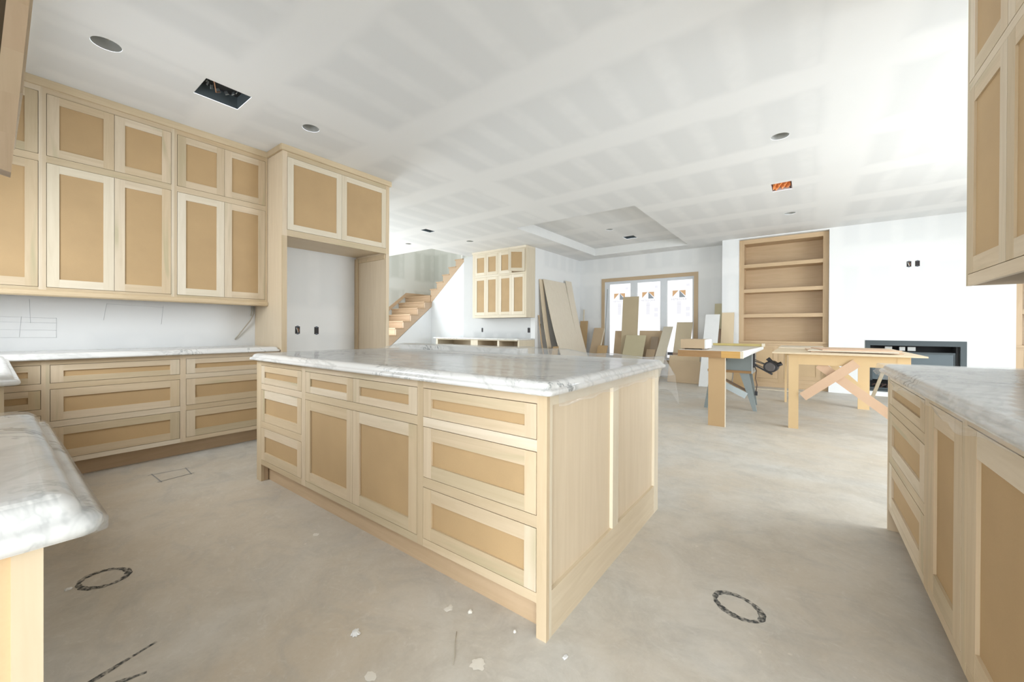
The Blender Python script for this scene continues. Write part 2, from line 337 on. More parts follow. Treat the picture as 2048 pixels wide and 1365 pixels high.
struct(boxes('wall_stairwell', [(-9.72, -6.96, 8.62, 8.74, 0, 5.4)], DW_HALL_Y))
# windows: the three-light window in view, plus the glazing the daylight comes through
w1 = struct(thing('window_1', 'three-light window with printed protective film on its panes', 'window')); del w1['category'], w1['label']
for q in ((WX0-0.086, WX0, WZ0-0.09, WZ1+0.086), (WX1, WX1+0.086, WZ0-0.09, WZ1+0.086)):
    box('casing', q[0], q[1], WY-0.022, WY-0.001, q[2], q[3], MDF_TAN, w1)
box('casing', WX0, WX1, WY-0.022, WY-0.001, WZ1, WZ1+0.086, MDF_TAN, w1); box('casing', WX0, WX1, WY-0.022, WY-0.001, WZ0-0.09, WZ0, MDF_TAN, w1)
PA = [(-4.097, -3.523), (-3.372, -2.794), (-2.653, -2.074)]
gy_ = WY+0.055
box('frame_rail', WX0, WX1, gy_-0.03, gy_+0.03, 2.295, WZ1, VINYL, w1); box('frame_rail', WX0, WX1, gy_-0.03, gy_+0.03, WZ0, 0.46, VINYL, w1)
mul = [WX0, -4.097, -3.523, -3.372, -2.794, -2.653, -2.074, WX1]
for i in range(0, 8, 2): box('mullion', mul[i], mul[i+1], gy_-0.035, gy_+0.03, 0.46, 2.295, VINYL, w1)
for i, (a, b) in enumerate(PA):
    p = box('pane', a, b, gy_, gy_+0.006, 0.46, 2.295, PANE, w1)
    for s in (a, b): box('sash', s-0.012 if s == b else s, s if s == b else s+0.012, gy_-0.02, gy_, 0.46, 2.295, WHITE, p, p.location)
    cx = (a+b)/2-0.02; y = gy_-0.003; hw = 0.145; zt, zb = 2.052, 1.888
    def tri(pts, m): mesh('print_mark', [(px-p.location.x, y-p.location.y, pz-p.location.z) for px, pz in pts], [tuple(range(len(pts)))], m, p)
    tri([(cx-hw, zt), (cx-hw, zb+0.02), (cx-0.012, zt)], INK_O)
    tri([(cx+0.008, zt), (cx+hw, zb+0.03), (cx+hw, zt)], INK_O)
    tri([(cx+0.006, zt), (cx+0.006, zb), (cx+hw, zb)], INK_G)
    tri([(cx-0.045, 1.80), (cx-0.045, 1.50), (cx+0.045, 1.50), (cx+0.045, 1.80)], INK_L)
    tri([(cx-0.045, 1.733), (cx-0.045, 1.72), (cx+0.045, 1.72), (cx+0.045, 1.733)], INK_T)
    tri([(a+0.03, 1.729), (a+0.03, 1.725), (b-0.03, 1.725), (b-0.03, 1.729)], INK_L)
    for zz in (1.66, 1.53): tri([(b-0.16, zz), (b-0.16, zz-0.09), (b-0.07, zz-0.09), (b-0.07, zz)], INK_L)
    tri([(b-0.15, 2.2), (b-0.15, 2.14), (b-0.08, 2.14), (b-0.08, 2.2)], INK_L)
    fc = bpy.data.curves.new('print_text', 'FONT'); fc.body = 'HETEZOKA'; fc.size = 0.062; fc.align_x = 'CENTER'; fc.space_character = 1.1
    to = bpy.data.objects.new('tmp', fc); C.objects.link(to)
    bpy.context.view_layer.update()
    me = bpy.data.meshes.new_from_object(to.evaluated_get(bpy.context.evaluated_depsgraph_get())); bpy.data.objects.remove(to)
    me.materials.clear(); me.materials.append(INK_T)
    tx = bpy.data.objects.new('print_text', me); tx.rotation_euler = (R(90), 0, 0); tx.location = (cx-p.location.x, y-0.001-p.location.y, 1.825-p.location.z); link(tx, p)
w2 = struct(thing('window_2', 'x', 'window', (4.31, 6.0, 0.28))); del w2['category'], w2['label']
for yy in (3.2, 4.35, 5.5, 6.66): box('mullion', -0.03, 0.03, yy-6.0, yy-5.96, 0, 2.34, VINYL, w2)
w3 = struct(thing('window_3', 'x', 'window', (-9.66, 4.4, 0.5))); del w3['category'], w3['label']
for yy in (2.9, 4.08, 5.26): box('mullion', -0.03, 0.03, yy-4.4, yy-4.36, 0, 2.2, VINYL, w3)

# ------------------------------------------------------------------ cabinet builder (local: x along the front, front face at y=0 looking to -y)
def front(parent, kind, x0, x1, z0, z1, sw, rw, stile_m=None, rail_m=None, y=0.0, panel=MDF):
    th = 0.019; sm = stile_m or poplar('z'); rm = rail_m or poplar('x')
    p = box(kind, x0+sw-0.006, x1-sw+0.006, y+0.009, y+0.015, z0+rw-0.006, z1-rw+0.006, panel, parent); o = p.location
    box('stile', x0, x0+sw, y, y+th, z0, z1, sm, p, o); box('stile', x1-sw, x1, y, y+th, z0, z1, sm, p, o)
    box('rail', x0+sw, x1-sw, y+0.0004, y+th, z0, z0+rw, rm, p, o); box('rail', x0+sw, x1-sw, y+0.0004, y+th, z1-rw, z1, rm, p, o)
    return p
GAP = 0.0028
def cabinet(root, W_, D, z0, z1, cols, toe=None, carc=True, fr_m=None, legs=(False, False), skip=(), pale_at=()):
    fz = (fr_m or poplar)('z'); fx = (fr_m or poplar)('x')
    xs = [0.0] + [v for c in cols for v in c[:2]] + [W_]
    for i in range(0, len(xs), 2):
        if xs[i+1]-xs[i] > 0.004:
            b0 = 0.0 if (i == 0 and legs[0]) or (i == len(xs)-2 and legs[1]) else z0
            box('frame_stile', xs[i], xs[i+1], 0.0006, 0.0198, b0, z1, fz, root)
    for ci, (a, b, rows) in enumerate(cols):
        rows = sorted(rows, key=lambda r: r[0]); zz = z0
        for r in list(rows)+[(z1, None)]:
            if r[0]-zz > 0.004: box('frame_rail', a, b, 0.0010, 0.0200, zz, r[0], fx, root)
            zz = r[1]
        for ri, (c, d, kind, n, sw, rw) in enumerate(rows):
            w = (b-a-GAP)/n
            for k in range(n):
                if (ci, ri, k) in skip: continue
                pl = (ci, ri, k) in pale_at
                front(root, kind, a+GAP+k*w, a+(k+1)*w, c+GAP, d-GAP, sw, rw, pale('z') if pl else None, pale('x') if pl else None)
    if carc: box('carcass', 0.001, W_-0.001, 0.0215, D, z0+0.001, z1-0.001, CARC, root)
    if toe is not None: box('toe_kick', 0.0 if not legs[0] else 0.03, W_ if not legs[1] else W_-0.03, toe, toe+0.018, 0.0, z0, wood('toe_board', [(0.60, 0.44, 0.28), (0.56, 0.40, 0.25)], 'x', 0.5), root)
DR = 'drawer_front'
def three(sw=0.062): return [(0.715, 0.848, DR, 1, sw, 0.043), (0.441, 0.673, DR, 1, sw, 0.058), (0.161, 0.397, DR, 1, sw, 0.058)]

# left base run (front looks to +x) : local x = world y - y0
LBX = -4.315
def left_base(y0, y1, cols, label):
    t = thing('base_cabinet', label, 'cabinet', (LBX, y0, 0), R(90), 'base cabinets along the left wall')
    cabinet(t, y1-y0, 0.60, 0.125, 0.882, cols, toe=0.095); return t
left_base(0.238, 1.006, [(0.02, 0.748, three())], 'wide three-drawer base cabinet in the middle of the left wall run')
left_base(1.006, 1.778, [(0.02, 0.742, three())], 'three-drawer base cabinet beside the tall refrigerator enclosure panel')
left_base(-0.10, 0.238, [(0.03, 0.318, [(0.715, 0.848, DR, 1, 0.055, 0.043), (0.535, 0.672, DR, 1, 0.055, 0.043), (0.352, 0.492, DR, 1, 0.055, 0.043), (0.161, 0.31, DR, 1, 0.055, 0.043)])], 'narrow four-drawer corner cabinet at the left edge')
# left uppers
LUX = -4.60
UR = [(1.42, 2.364, 'door', 2, 0.062, 0.062), (2.416, 2.886, 'door', 2, 0.062, 0.062)]
def left_upper(y0, y1, cols, label, **k):
    t = thing('wall_cabinet', label, 'cabinet', (LUX, y0, 0), R(90), 'wall cabinets along the left wall')
    cabinet(t, y1-y0, 0.33, 1.40, 2.925, cols, **k); return t
left_upper(0.238, 1.008, [(0.02, 0.75, UR)], 'wall cabinet with four doors, middle of the left wall run', pale_at=((0, 0, 0),))
left_upper(1.008, 1.779, [(0.02, 0.75, UR)], 'wall cabinet with four doors touching the tall enclosure panel', pale_at=((0, 0, 0),))
left_upper(-0.55, 0.238, [(0.05, 0.77, UR)], 'wall cabinet partly cut off by the left picture edge')
struct(box('trim_crown_left', LUX-0.02, LUX+0.022, -0.55, 1.779, 2.925, CZ-0.001, wood('crown_board', [(0.70, 0.58, 0.40), (0.66, 0.53, 0.35)], 'y', 0.5)))
pts = [(LUX-0.03, 1.352), (LUX+0.008, 1.352), (LUX+0.018, 1.362), (LUX+0.020, 1.378), (LUX+0.014, 1.392), (LUX+0.004, 1.400), (LUX-0.03, 1.400)]
struct(prism('trim_light_rail', pts, 'y', -0.55, 1.779, wood('light_rail_board', [(0.68, 0.54, 0.36), (0.64, 0.50, 0.32)], 'y', 0.5)))
# refrigerator enclosure
FX = -4.25
fr = thing('refrigerator_enclosure', 'tall wooden refrigerator surround with two doors above an empty niche', 'cabinet', (FX, 1.781, 0), R(90))
FW = 1.272
cabinet(fr, FW, 0.66, 2.065, 2.925, [(0.046, FW-0.046, [(2.13, 2.878, 'door', 2, 0.06, 0.06)])], carc=False, pale_at=((0, 0, 0), (0, 0, 1)))
for a in (0.0, FW-0.046):
    box('side_panel', a+0.001, a+0.045, 0.0205, 0.679, 0.0, 2.925, plyw('z'), fr); box('panel_stile', a, a+0.046, 0.0006, 0.0198, 0.0, 2.065, poplar('z'), fr)
box('soffit', 0.046, FW-0.046, 0.021, 0.679, 2.085, 2.10, plyw('x'), fr); box('carcass', 0.046, FW-0.046, 0.0215, 0.679, 2.101, 2.92, CARC, fr)
box('cleat', FW-0.066, FW-0.047, 0.61, 0.679, 0.0, 2.06, poplar('z'), fr)
box('cleat', FW-0.06, FW-0.047, 0.02, 0.6, 2.0, 2.06, poplar('x'), fr)
box('crown_board', -0.02, FW+0.02, -0.022, 0.02, 2.9255, CZ-0.001, wood('crown_x', [(0.70, 0.58, 0.40), (0.66, 0.53, 0.35)], 'x', 0.5), fr)
for a in (-0.02, FW): box('crown_board', a, a+0.02, 0.02, 0.34 if a < 0 else 0.66, 2.9255, CZ-0.001, wood('crown_y', [(0.58, 0.46, 0.30), (0.55, 0.43, 0.28)], 'y', 0.5), fr)

# island
IX0, IX1, IY = -3.243, -0.732, 1.185
isl = thing('kitchen_island', 'large wooden kitchen island with drawers and doors in raw poplar', 'island', (IX0, IY, 0))
L = IX1-IX0
def ix(x): return x-IX0
cabinet(isl, L, 1.25, 0.125, 0.882, [
    (ix(-3.165), ix(-2.552), three(0.055)),
    (ix(-2.504), ix(-1.433), [(0.715, 0.848, DR, 2, 0.06, 0.04), (0.161, 0.673, 'door', 2, 0.06, 0.06)]),
    (ix(-1.393), ix(-0.774), three(0.052))], toe=0.055, legs=(True, True), carc=False)
box('carcass', 0.03, L-0.03, 0.0215, 1.22, 0.13, 0.881, CARC, isl)
box('end_panel', L-0.024, L-0.016, 0.02, 1.27, 0.0, 0.881, plyw('z'), isl)
for a, b in ((0.0006, 0.038), (0.598, 0.667), (1.238, 1.312)): box('batten', L-0.016, L, a if a > 0.01 else 0.0202, b, 0.166 if 0.1 < a < 1.2 else 0.0, 0.84 if 0.1 < a < 1.2 else 0.881, pale('z'), isl)
box('baseboard', L-0.016, L-0.001, 0.038, 1.238, 0.0, 0.166, wood('base_board_y', [(0.70, 0.59, 0.43), (0.68, 0.57, 0.41)], 'y', 0.5), isl)
box('top_rail', L-0.016, L-0.001, 0.038, 1.238, 0.84, 0.881, pale('y'), isl)
box('end_panel', 0.0, 0.018, 0.02, 1.27, 0.0, 0.881, plyw('z'), isl); box('leg', 0.018, 0.075, 0.0202, 0.05, 0.0, 0.124, pine('z'), isl)
box('back_panel', 0.02, L-0.03, 1.25, 1.268, 0.0, 0.881, plyw('x'), isl)

# right base run (front looks to -x): local x = y_far - world y
RBX, RY = 0.372, 3.018
DF = [(0.161, 0.848, 'door', 1, 0.075, 0.075)]
def right_base(ya, yb, cols, label):
    t = thing('base_cabinet', label, 'cabinet', (RBX, ya, 0), R(-90), 'base cabinets along the right wall')
    cabinet(t, ya-yb, 0.60, 0.125, 0.882, cols, toe=0.075); return t
tR = right_base(RY, 2.150, [(0.041, 0.835, three(0.075))], 'three-drawer base cabinet at the far end of the right counter')
box('end_panel', -0.018, 0.0, 0.0, 0.61, 0.0, 0.882, plyw('z'), tR)
right_base(2.150, 1.704, [(0.030, 0.423, DF)], 'single-door base cabinet in the right counter run, next to the drawers')
right_base(1.704, 0.95, [(0.022, 0.732, DF)], 'wide single-door base cabinet at the right picture edge')
# right uppers
RUX, RUY = 0.67, 3.07
UR1 = [(1.409, 2.353, 'door', 2, 0.075, 0.08), (2.396, 2.886, 'door', 2, 0.075, 0.08)]
def right_upper(ya, yb, cols, label):
    t = thing('wall_cabinet', label, 'cabinet', (RUX, ya, 0), R(-90), 'wall cabinets along the right wall'); cabinet(t, ya-yb, 0.31, 1.352, CZ-0.003, cols); return t
right_upper(RUY, 2.06, [(0.028, 0.99, UR1)], 'shaker wall cabinet high on the right, at the end of the run')
right_upper(2.06, 1.1, [(0.02, 0.94, UR1)], 'shaker wall cabinet over the right counter, nearest the camera')

# near-left cabinet and the one across the range gap (front looks to +y): local x = x_right - world x
def range_base(xa, xb, cols, label):
    t = thing('base_cabinet', label, 'cabinet', (xa, 0.035, 0), R(180), 'base cabinets along the range wall'); cabinet(t, xa-xb, 0.585, 0.125, 0.882, cols, toe=0.075)
    return t
a_ = range_base(-0.66, -1.345, [(0.03, 0.655, three())], 'base cabinet cut off at the bottom left corner, nearest the camera')
box('end_stile', -0.012, 0.0, 0.0006, 0.022, 0.0, 0.882, poplar('z'), a_); box('end_panel', -0.006, 0.0, 0.022, 0.58, 0.0, 0.882, MDF_PALE, a_)
b_ = range_base(-2.54, -4.27, [(0.03, 0.80, three()), (0.85, 1.65, three())], 'base cabinet beyond the range gap under a marble corner')

# far uppers and open base by the stairs
FXL, FXR, FFY = -6.53, -4.935, 7.095
fu = thing('wall_cabinet', 'wall cabinet beside the stairs with one upper door swung open', 'cabinet', (FXL, FFY, 0))
cabinet(fu, FXR-FXL, 0.35, 1.388, 2.935, [(0.075, 0.79, [(1.45, 2.362, 'door', 2, 0.062, 0.07), (2.403, 2.905, 'door', 2, 0.062, 0.07)]), (0.825, 1.56, [(1.45, 2.362, 'door', 2, 0.062, 0.07), (2.403, 2.905, 'door', 2, 0.062, 0.07)])], fr_m=pale, skip=((1, 1, 1),), pale_at=((0, 0, 0), (0, 0, 1), (1, 0, 0), (1, 0, 1), (0, 1, 0), (0, 1, 1), (1, 1, 0)))
box('end_panel', FXR-FXL-0.001, FXR-FXL+0.003, 0.0, 0.352, 1.388, 2.935, pale('z'), fu)
box('crown_board', -0.005, FXR-FXL+0.005, -0.02, 0.35, 2.935, CZ-0.002, pale('x'), fu)
dr = front(fu, 'door', -0.364, 0.0, 2.408, 2.902, 0.062, 0.07, pale('z'), pale('x'))
dr.data = dr.data.copy()
hx = 1.556
for ch in [dr]:
    off = ch.location.x; ang = R(38)
    ch.rotation_euler = (0, 0, ang); ch.location = (hx + off*math.cos(ang), -0.003 + off*math.sin(ang), ch.location.z)
fb = thing('base_cabinet', 'low open cabinet frame without drawers beside the stairs', 'cabinet', (-7.55, 6.84, 0))
FBW = 7.55-4.935
for a, b in ((0.0, 0.06), (1.20, 1.42), (2.01, 2.06), (FBW-0.04, FBW)): box('frame_stile', a, b, 0.0, 0.02, 0.1, 0.882, pale('z'), fb)
for z in ((0.86, 0.882), (0.70, 0.725), (0.1, 0.15)): box('frame_rail', 0.05, FBW-0.05, 0.001, 0.019, z[0], z[1], pale('x'), fb)
box('end_panel', FBW-0.018, FBW, 0.02, 0.6, 0.0, 0.882, pale('z'), fb); box('end_panel', 0.0, 0.018, 0.02, 0.6, 0.0, 0.882, pale('z'), fb)
for a in (1.21, 1.40, 2.025): box('divider', a, a+0.018, 0.02, 0.6, 0.1, 0.85, plyw('z'), fb)
box('back_panel', 0.018, FBW-0.018, 0.59, 0.6, 0.0, 0.86, plyw('x'), fb); box('bottom_panel', 0.018, FBW-0.018, 0.02, 0.59, 0.6, 0.615, plyw('x'), fb)

# ------------------------------------------------------------------ marble countertops
OG = [(0.012, 0), (0.003, 0.002), (0, 0.009), (0.001, 0.016), (0.007, 0.022), (0.016, 0.0245), (0.017, 0.030), (0.022, 0.039), (0.030, 0.045), (0.042, 0.048)]
def slab(name, x0, x1, y0, y1, zb, label, mat, rad=0.02, prof=OG, group='marble countertops'):
    cx, cy = (x0+x1)/2, (y0+y1)/2; V = []; F = []; seg = 6; n = 4*(seg+1)
    for ins, dz in prof:
        a, b = (x1-x0)/2-ins, (y1-y0)/2-ins; r = max(rad-ins*0.3, 0.004)
        for (sx, sy, t0) in ((1, 1, 0), (-1, 1, 90), (-1, -1, 180), (1, -1, 270)):
            for k in range(seg+1):
                t = R(t0+90*k/seg); V.append((sx*(a-r)+r*math.cos(t), sy*(b-r)+r*math.sin(t), dz))
    m = len(prof)
    for i in range(m-1):
        for k in range(n): F.append((i*n+k, i*n+(k+1) % n, (i+1)*n+(k+1) % n, (i+1)*n+k))
    F.append(tuple(range(n-1, -1, -1))); F.append(tuple(range((m-1)*n, m*n)))
    o = mesh(name, V, F, mat, None, (cx, cy, zb))
    for p in o.data.polygons[:-2]: p.use_smooth = True
    return tag(o, label, 'countertop', group)
CB = 0.8825
slab('marble_countertop', -3.285, -0.695, 1.145, 2.535, CB, 'polished white marble top on the kitchen island', MARBLE)
slab('marble_countertop', LW+0.001, -4.275, -0.56, 1.779, CB, 'white marble counter along the left wall under the cabinets', MARBLE_Y)
slab('marble_countertop', 0.333, 0.984, 0.85, 3.045, CB, 'white marble counter on the right-hand cabinets', MARBLE_Y)
slab('marble_countertop', -1.375, -0.634, -0.559, 0.080, CB, 'white marble counter piece in the bottom left corner', MARBLE)
slab('marble_countertop', -4.27, -2.51, -0.559, 0.076, CB, 'small marble counter corner at the left edge beyond the range gap', MARBLE)
slab('marble_countertop', -7.62, -4.933, 6.80, 7.449, CB, 'far marble counter on the open cabinet by the stairs', MARBLE, prof=[(0.004, 0), (0, 0.004), (0, 0.026), (0.004, 0.03)])
tag(box('marble_strip', -3.12, -1.72, 2.36, 2.50, CB+0.0485, CB+0.088, MARBLE), 'marble offcut strip lying under plastic at the back of the island', 'marble offcut')

# plastic film over the counters
def film(name, nu, nv, fn, label):
    V = [fn(i/nu, j/nv) for j in range(nv+1) for i in range(nu+1)]
    F = [(j*(nu+1)+i, j*(nu+1)+i+1, (j+1)*(nu+1)+i+1, (j+1)*(nu+1)+i) for j in range(nv) for i in range(nu)]
    c = Vector(V[0]); o = mesh(name, [Vector(v)-c for v in V], F, FILM, None, c, True); return tag(o, label, 'plastic sheet', 'plastic sheets over the counters')
def wav(a, b): return 0.5*math.sin(a*23+3*math.sin(b*9)) + 0.3*math.sin(a*51+b*37) + 0.2*math.sin(b*71-a*13)
def ss(a, b, x): t = min(1, max(0, (x-a)/(b-a))); return t*t*(3-2*t)
TOPZ = CB+0.048
def isl_film(u, v):
    sx = u*2.72; sy = v*1.56
    x = -3.30+sx; y = 1.20+sy; z = TOPZ+0.0025+0.0012*wav(u*2, v*2)
    bump = ss(2.12, 2.37, y)*(1-ss(2.50, 2.60, y))*(ss(-3.30, -3.10, x))*(1-0.75*ss(-1.75, -0.9, x))
    z += 0.047*bump + 0.012*ss(2.25, 2.4, y)*(0.5+0.5*math.sin(x*17))*ss(-1.9, -1.4, x)*(1-ss(2.5, 2.58, y))
    d = ss(-0.735, -0.690, x)
    if x > -0.70:
        e = x+0.70; z = TOPZ-0.002-min(e*0.9, 0.085)-0.004*math.sin(y*31); x = -0.690+0.006*math.sin(y*19)+0.02*min(e, .12)+0.05*ss(2.35, 2.55, y)*min(e, .1)/0.1
    if y > 2.545:
        e = y-2.545; y = 2.545+0.25*e; z -= min(e*1.05, 0.2)
    return (x, y, z)
film('plastic_sheet', 150, 90, isl_film, 'clear plastic film draped over the island counter')
def r_film(u, v):
    y = 0.9+v*2.20; s = u*0.80
    if s < 0.13:
        t = s/0.13; zl = 0.868+0.010*math.sin(y*7)+0.006*math.sin(y*29); z = zl+t*(TOPZ+0.002-zl); x = 0.328-0.014*(1-t)*(0.6+0.6*math.sin(y*9))-0.007*math.sin(t*16+y*14)*(1-t)
    else: x = 0.327+(s-0.13); z = TOPZ+0.003+0.001*wav(x*2, y)+0.0012*math.sin(y*60+x*8)
    yy = y
    if y > 3.05: yy = 3.05+0.3*(y-3.05); z = z-min((y-3.05)*1.2, 0.07) if s > 0.13 else z
    return (x, yy, z)
film('plastic_sheet', 60, 120, r_film, 'clear plastic film bunched along the right counter edge')
def n_film(u, v):
    x = -1.37+u*0.80; y = -0.5+v*0.62; z = TOPZ+0.0025+0.0006*wav(u*2, v)
    def drop(e):          # follow the moulded edge closely: out and down
        t = min(e/0.085, 1.0); k = min(len(OG)-1.001, (1-t)*(len(OG)-1)); a = int(k); f = k-a
        return OG[a][0]+(OG[a+1][0]-OG[a][0])*f, OG[a][1]+(OG[a+1][1]-OG[a][1])*f
    ex = max(0, x-(-0.634-0.042)); ey = max(0, y-(0.080-0.042)); e = max(ex, ey)
    if e > 0:
        ins, dz = drop(e); z = CB+dz+0.0006*math.sin(31*x+23*y)
        if ex > 0 and ey > 0:
            x = -0.634-0.042+(0.042-ins+0.003)*(ex/e); y = 0.080-0.042+(0.042-ins+0.003)*(ey/e)
        elif ex > 0: x = -0.634-ins+0.003
        else: y = 0.080-ins+0.003
    return (x, y, z)
film('plastic_sheet', 70, 50, n_film, 'clear plastic film over the near counter piece at bottom left')

# ------------------------------------------------------------------ range hood frame (upper left corner)
hd = thing('range_hood_frame', 'unfinished wooden range hood with a leaning finger-jointed board', 'range hood', (-2.0, 0, 1.5))
def leanboard(x0, x1, yb, yt, wdt, zb, zt, nm, mat, par):
    v = []
    for x in (x0, x1):
        v += [(x, yb-wdt, zb), (x, yb, zb-(0.008 if nm.startswith('finger') and zb < 1.6 else 0)), (x, yt, zt), (x, yt-wdt, zt)]
    f = [(0, 3, 2, 1), (4, 5, 6, 7), (0, 1, 5, 4), (1, 2, 6, 5), (2, 3, 7, 6), (3, 0, 4, 7)]
    c = Vector((hd.location)); return mesh(nm, [Vector(q)-c for q in v], f, mat, par)
sl = (0.065-0.034)/(1.989-1.519)
zs = [1.519, 1.62, 1.725, 1.84, 1.97, 2.12, 2.30, 2.55, CZ-0.004]
for i in range(len(zs)-1):
    a, b = zs[i], zs[i+1]; ya, yb_ = 0.034+(a-1.519)*sl, 0.034+(b-1.519)*sl
    leanboard(-1.72, -1.66, ya, yb_, 0.037, a+0.008 if i == 0 else a, b, 'finger_jointed_piece', pine('z'), hd)
leanboard(-1.80, -1.668, 0.006, 0.097, 0.08, 1.62, CZ-0.004, 'rough_backing', ROUGHB, hd)
leanboard(-2.30, -1.73, 0.0405+0.23*sl, 0.0405+(CZ-1.53)*sl, 0.02, 1.76, CZ-0.004, 'front_panel', plyw('z'), hd)
leanboard(-2.30, -1.72, -0.04, 0.0, 0.5, 1.78, CZ-0.004, 'hood_body', CARC, hd)

# ------------------------------------------------------------------ stairs
st = thing('staircase', 'oak staircase turning right up through the ceiling opening', 'staircase', (-9.0, 6.0, 0))
def loc(p): return p
def sbox(nm, x0, x1, y0, y1, z0, z1, m): return box(nm, x0, x1, y0, y1, z0, z1, m, st, st.location)
SX0, SX1 = -9.595, -8.45
for k in range(11):
    z = 1.881-0.1845*k; y = 7.205-0.2385*k
    if z < 0.03: continue
    sbox('tread', SX0, SX1+0.012, y, y+0.285, z-0.03, z, oak('x')); sbox('riser', SX0, SX1-0.04, y+0.025, y+0.043, max(z-0.1845, 0), z-0.03, oak('x'))
sbox('riser', SX0, SX1-0.04, 7.469, 7.487, 1.881, 2.036, oak('x')); sbox('landing', SX0, -8.47, 7.444, 8.615, 2.036, 2.066, oak('x'))
poly = []
for k in range(10, -1, -1):
    z = 1.881-0.1845*k-0.03; y = 7.205-0.2385*k+0.03
    poly += [(y, z-0.1545), (y, z)]
poly += [(7.49, 1.851), (7.49, 1.755)]
sl2 = (1.726-0.699)/(7.453-6.143)
poly += [(6.143-0.699/sl2, 0.0)]
poly = [(a, max(b, 0.0)) for a, b in poly]
o = prism('stringer', poly, 'x', SX1-0.04, SX1, wood('stringer_oak', [(0.60, 0.44, 0.31), (0.62, 0.46, 0.32)], 'y', 0.4), None); o.parent = st; o.location = o.location-st.location
up = []
for k in range(1, 7):
    z = 2.066+0.183*k; x = -8.52+0.2465*(k-1)
    if k < 6:
        sbox('tread', x, x+0.29, 7.475, 8.615, z-0.03, z, oak('y')); sbox('riser', x+0.025, x+0.043, 7.52, 8.615, z-0.183, z-0.03, oak('y'))
    if k < 6: up += [(x+0.03, z-0.183+0.0), (x+0.03, z-0.03)]
up += [(-7.17, 2.951), (-7.17, 2.92), (-8.488, 1.843)]
o = prism('stringer', up, 'y', 7.485, 7.525, wood('stringer_oak_x', [(0.58, 0.42, 0.28), (0.56, 0.40, 0.26)], 'x', 0.4), None); o.parent = st; o.location = o.location-st.location
sk = [(4.55, 0.0), (4.9, 0.262), (6.866, 1.733), (7.487, 2.197), (8.60, 2.197), (8.60, 2.07), (7.45, 2.07), (4.75, 0.0)]
o = prism('skirt_board', sk, 'x', -9.599, -9.578, wood('skirt_oak', [(0.58, 0.42, 0.28), (0.56, 0.40, 0.26)], 'y', 0.4), None); o.parent = st; o.location = o.location-st.location
sbox('newel_stub', -7.36, -7.30, 7.53, 7.60, 2.981, 3.12, WHITE)  # white block stands for the lit end of the drywall
# walls below the stairs
lo = [(6.143-0.699/sl2+0.02, 0), (7.49, 1.74), (7.49, 0)]
struct(prism('wall_understair', lo, 'x', SX1-0.03, SX1-0.006, DW_WHITE))
struct(prism('wall_understair_front', [(-8.456, 0), (-8.456, 1.87), (-7.17, 2.93), (-7.17, 0)], 'y', 7.492, 7.515, DW_WHITE))

# ------------------------------------------------------------------ built-in bookcases
def bookcase(x0, label):
    t = thing('built_in_bookcase', label, 'bookcase', (x0, 9.25, 0)); w = 1.43; D = 0.39
    for a in (0.0, w-0.083): box('stile', a, a+0.083, 0, 0.02, 0.91, 2.958, shelfwood('z'), t)
    for a in (0.06, w-0.078): box('side_panel', a, a+0.018, 0.02, D, 0.91, 2.94, shelfwood('z'), t)
    box('top_rail', 0.083, w-0.083, 0.0005, 0.02, 2.872, 2.958, shelfwood('x'), t); box('back_panel', 0.06, w-0.06, D-0.012, D, 0.91, 2.94, shelfwood('x'), t)
    box('top_panel', 0.078, w-0.078, 0.02, D, 2.874, 2.892, shelfwood('x'), t)
    for z in (2.385, 1.882, 1.378): box('shelf', 0.079, w-0.079, 0.004, D-0.013, z, z+0.07, shelfwood('x'), t)
    box('ledge', 0.0, w, -0.03, D, 0.875, 0.91, shelfwood('x'), t); box('ledge_rail', 0.0, w, 0.0, 0.02, 0.83, 0.875, shelfwood('x'), t)
    for a, b in ((0.0, 0.10), (0.667, 0.763), (w-0.10, w)): box('frame_stile', a, b, 0.0, 0.02, 0.10, 0.83, shelfwood('z'), t)
    for a in (0.10, 0.763): box('frame_rail', a, a+0.567, 0.001, 0.02, 0.10, 0.17, shelfwood('x'), t)
    for a in (0.10, 0.763): front(t, 'door', a+0.003, a+0.564, 0.173, 0.827, 0.075, 0.075, shelfwood('z'), shelfwood('x'), panel=MDF_PALE)
    box('plinth', 0.0, w, 0.012, 0.03, 0.0, 0.10, shelfwood('x'), t); box('carcass', 0.005, w-0.005, 0.031, D, 0.0, 0.874, CARC, t)
    return t
bookcase(-1.098, 'tall built-in bookcase with open shelves left of the fireplace')
bookcase(2.503, 'built-in bookcase at the far right edge beyond the fireplace')

# ------------------------------------------------------------------ fireplace insert
fp = thing('fireplace_insert', 'dark grey metal fireplace insert set in the white wall', 'fireplace', (fx0, FY, fz0))
fw, fh = fx1-fx0, fz1-fz0
box('frame', 0.0, fw, -0.012, 0.03, fh-0.085, fh, FPMETAL, fp); box('frame', 0.0, 0.065, -0.012, 0.03, 0.0, fh-0.085, FPMETAL, fp)
box('frame', fw-0.068, fw, -0.012, 0.03, 0.0, fh-0.085, FPMETAL, fp); box('frame', 0.065, fw-0.068, -0.012, 0.03, 0.0, 0.03, FPMETAL, fp)
box('firebox', 0.001, fw-0.001, 0.30, 0.32, 0.001, fh-0.001, DARK, fp)
box('inner_bar', 0.065, fw-0.11, 0.04, 0.07, 0.655, 0.685, FPMETAL, fp); box('glass_panel', 0.10, fw-0.125, 0.055, 0.065, 0.20, 0.655, FPGLASS, fp)
for a in (0.065, fw-0.125): box('glass_frame', a, a+0.035, 0.045, 0.07, 0.18, 0.655, FPMETAL, fp)
box('inner_post', fw-0.105, fw-0.068, 0.03, 0.3, 0.03, 0.788, DARK, fp)
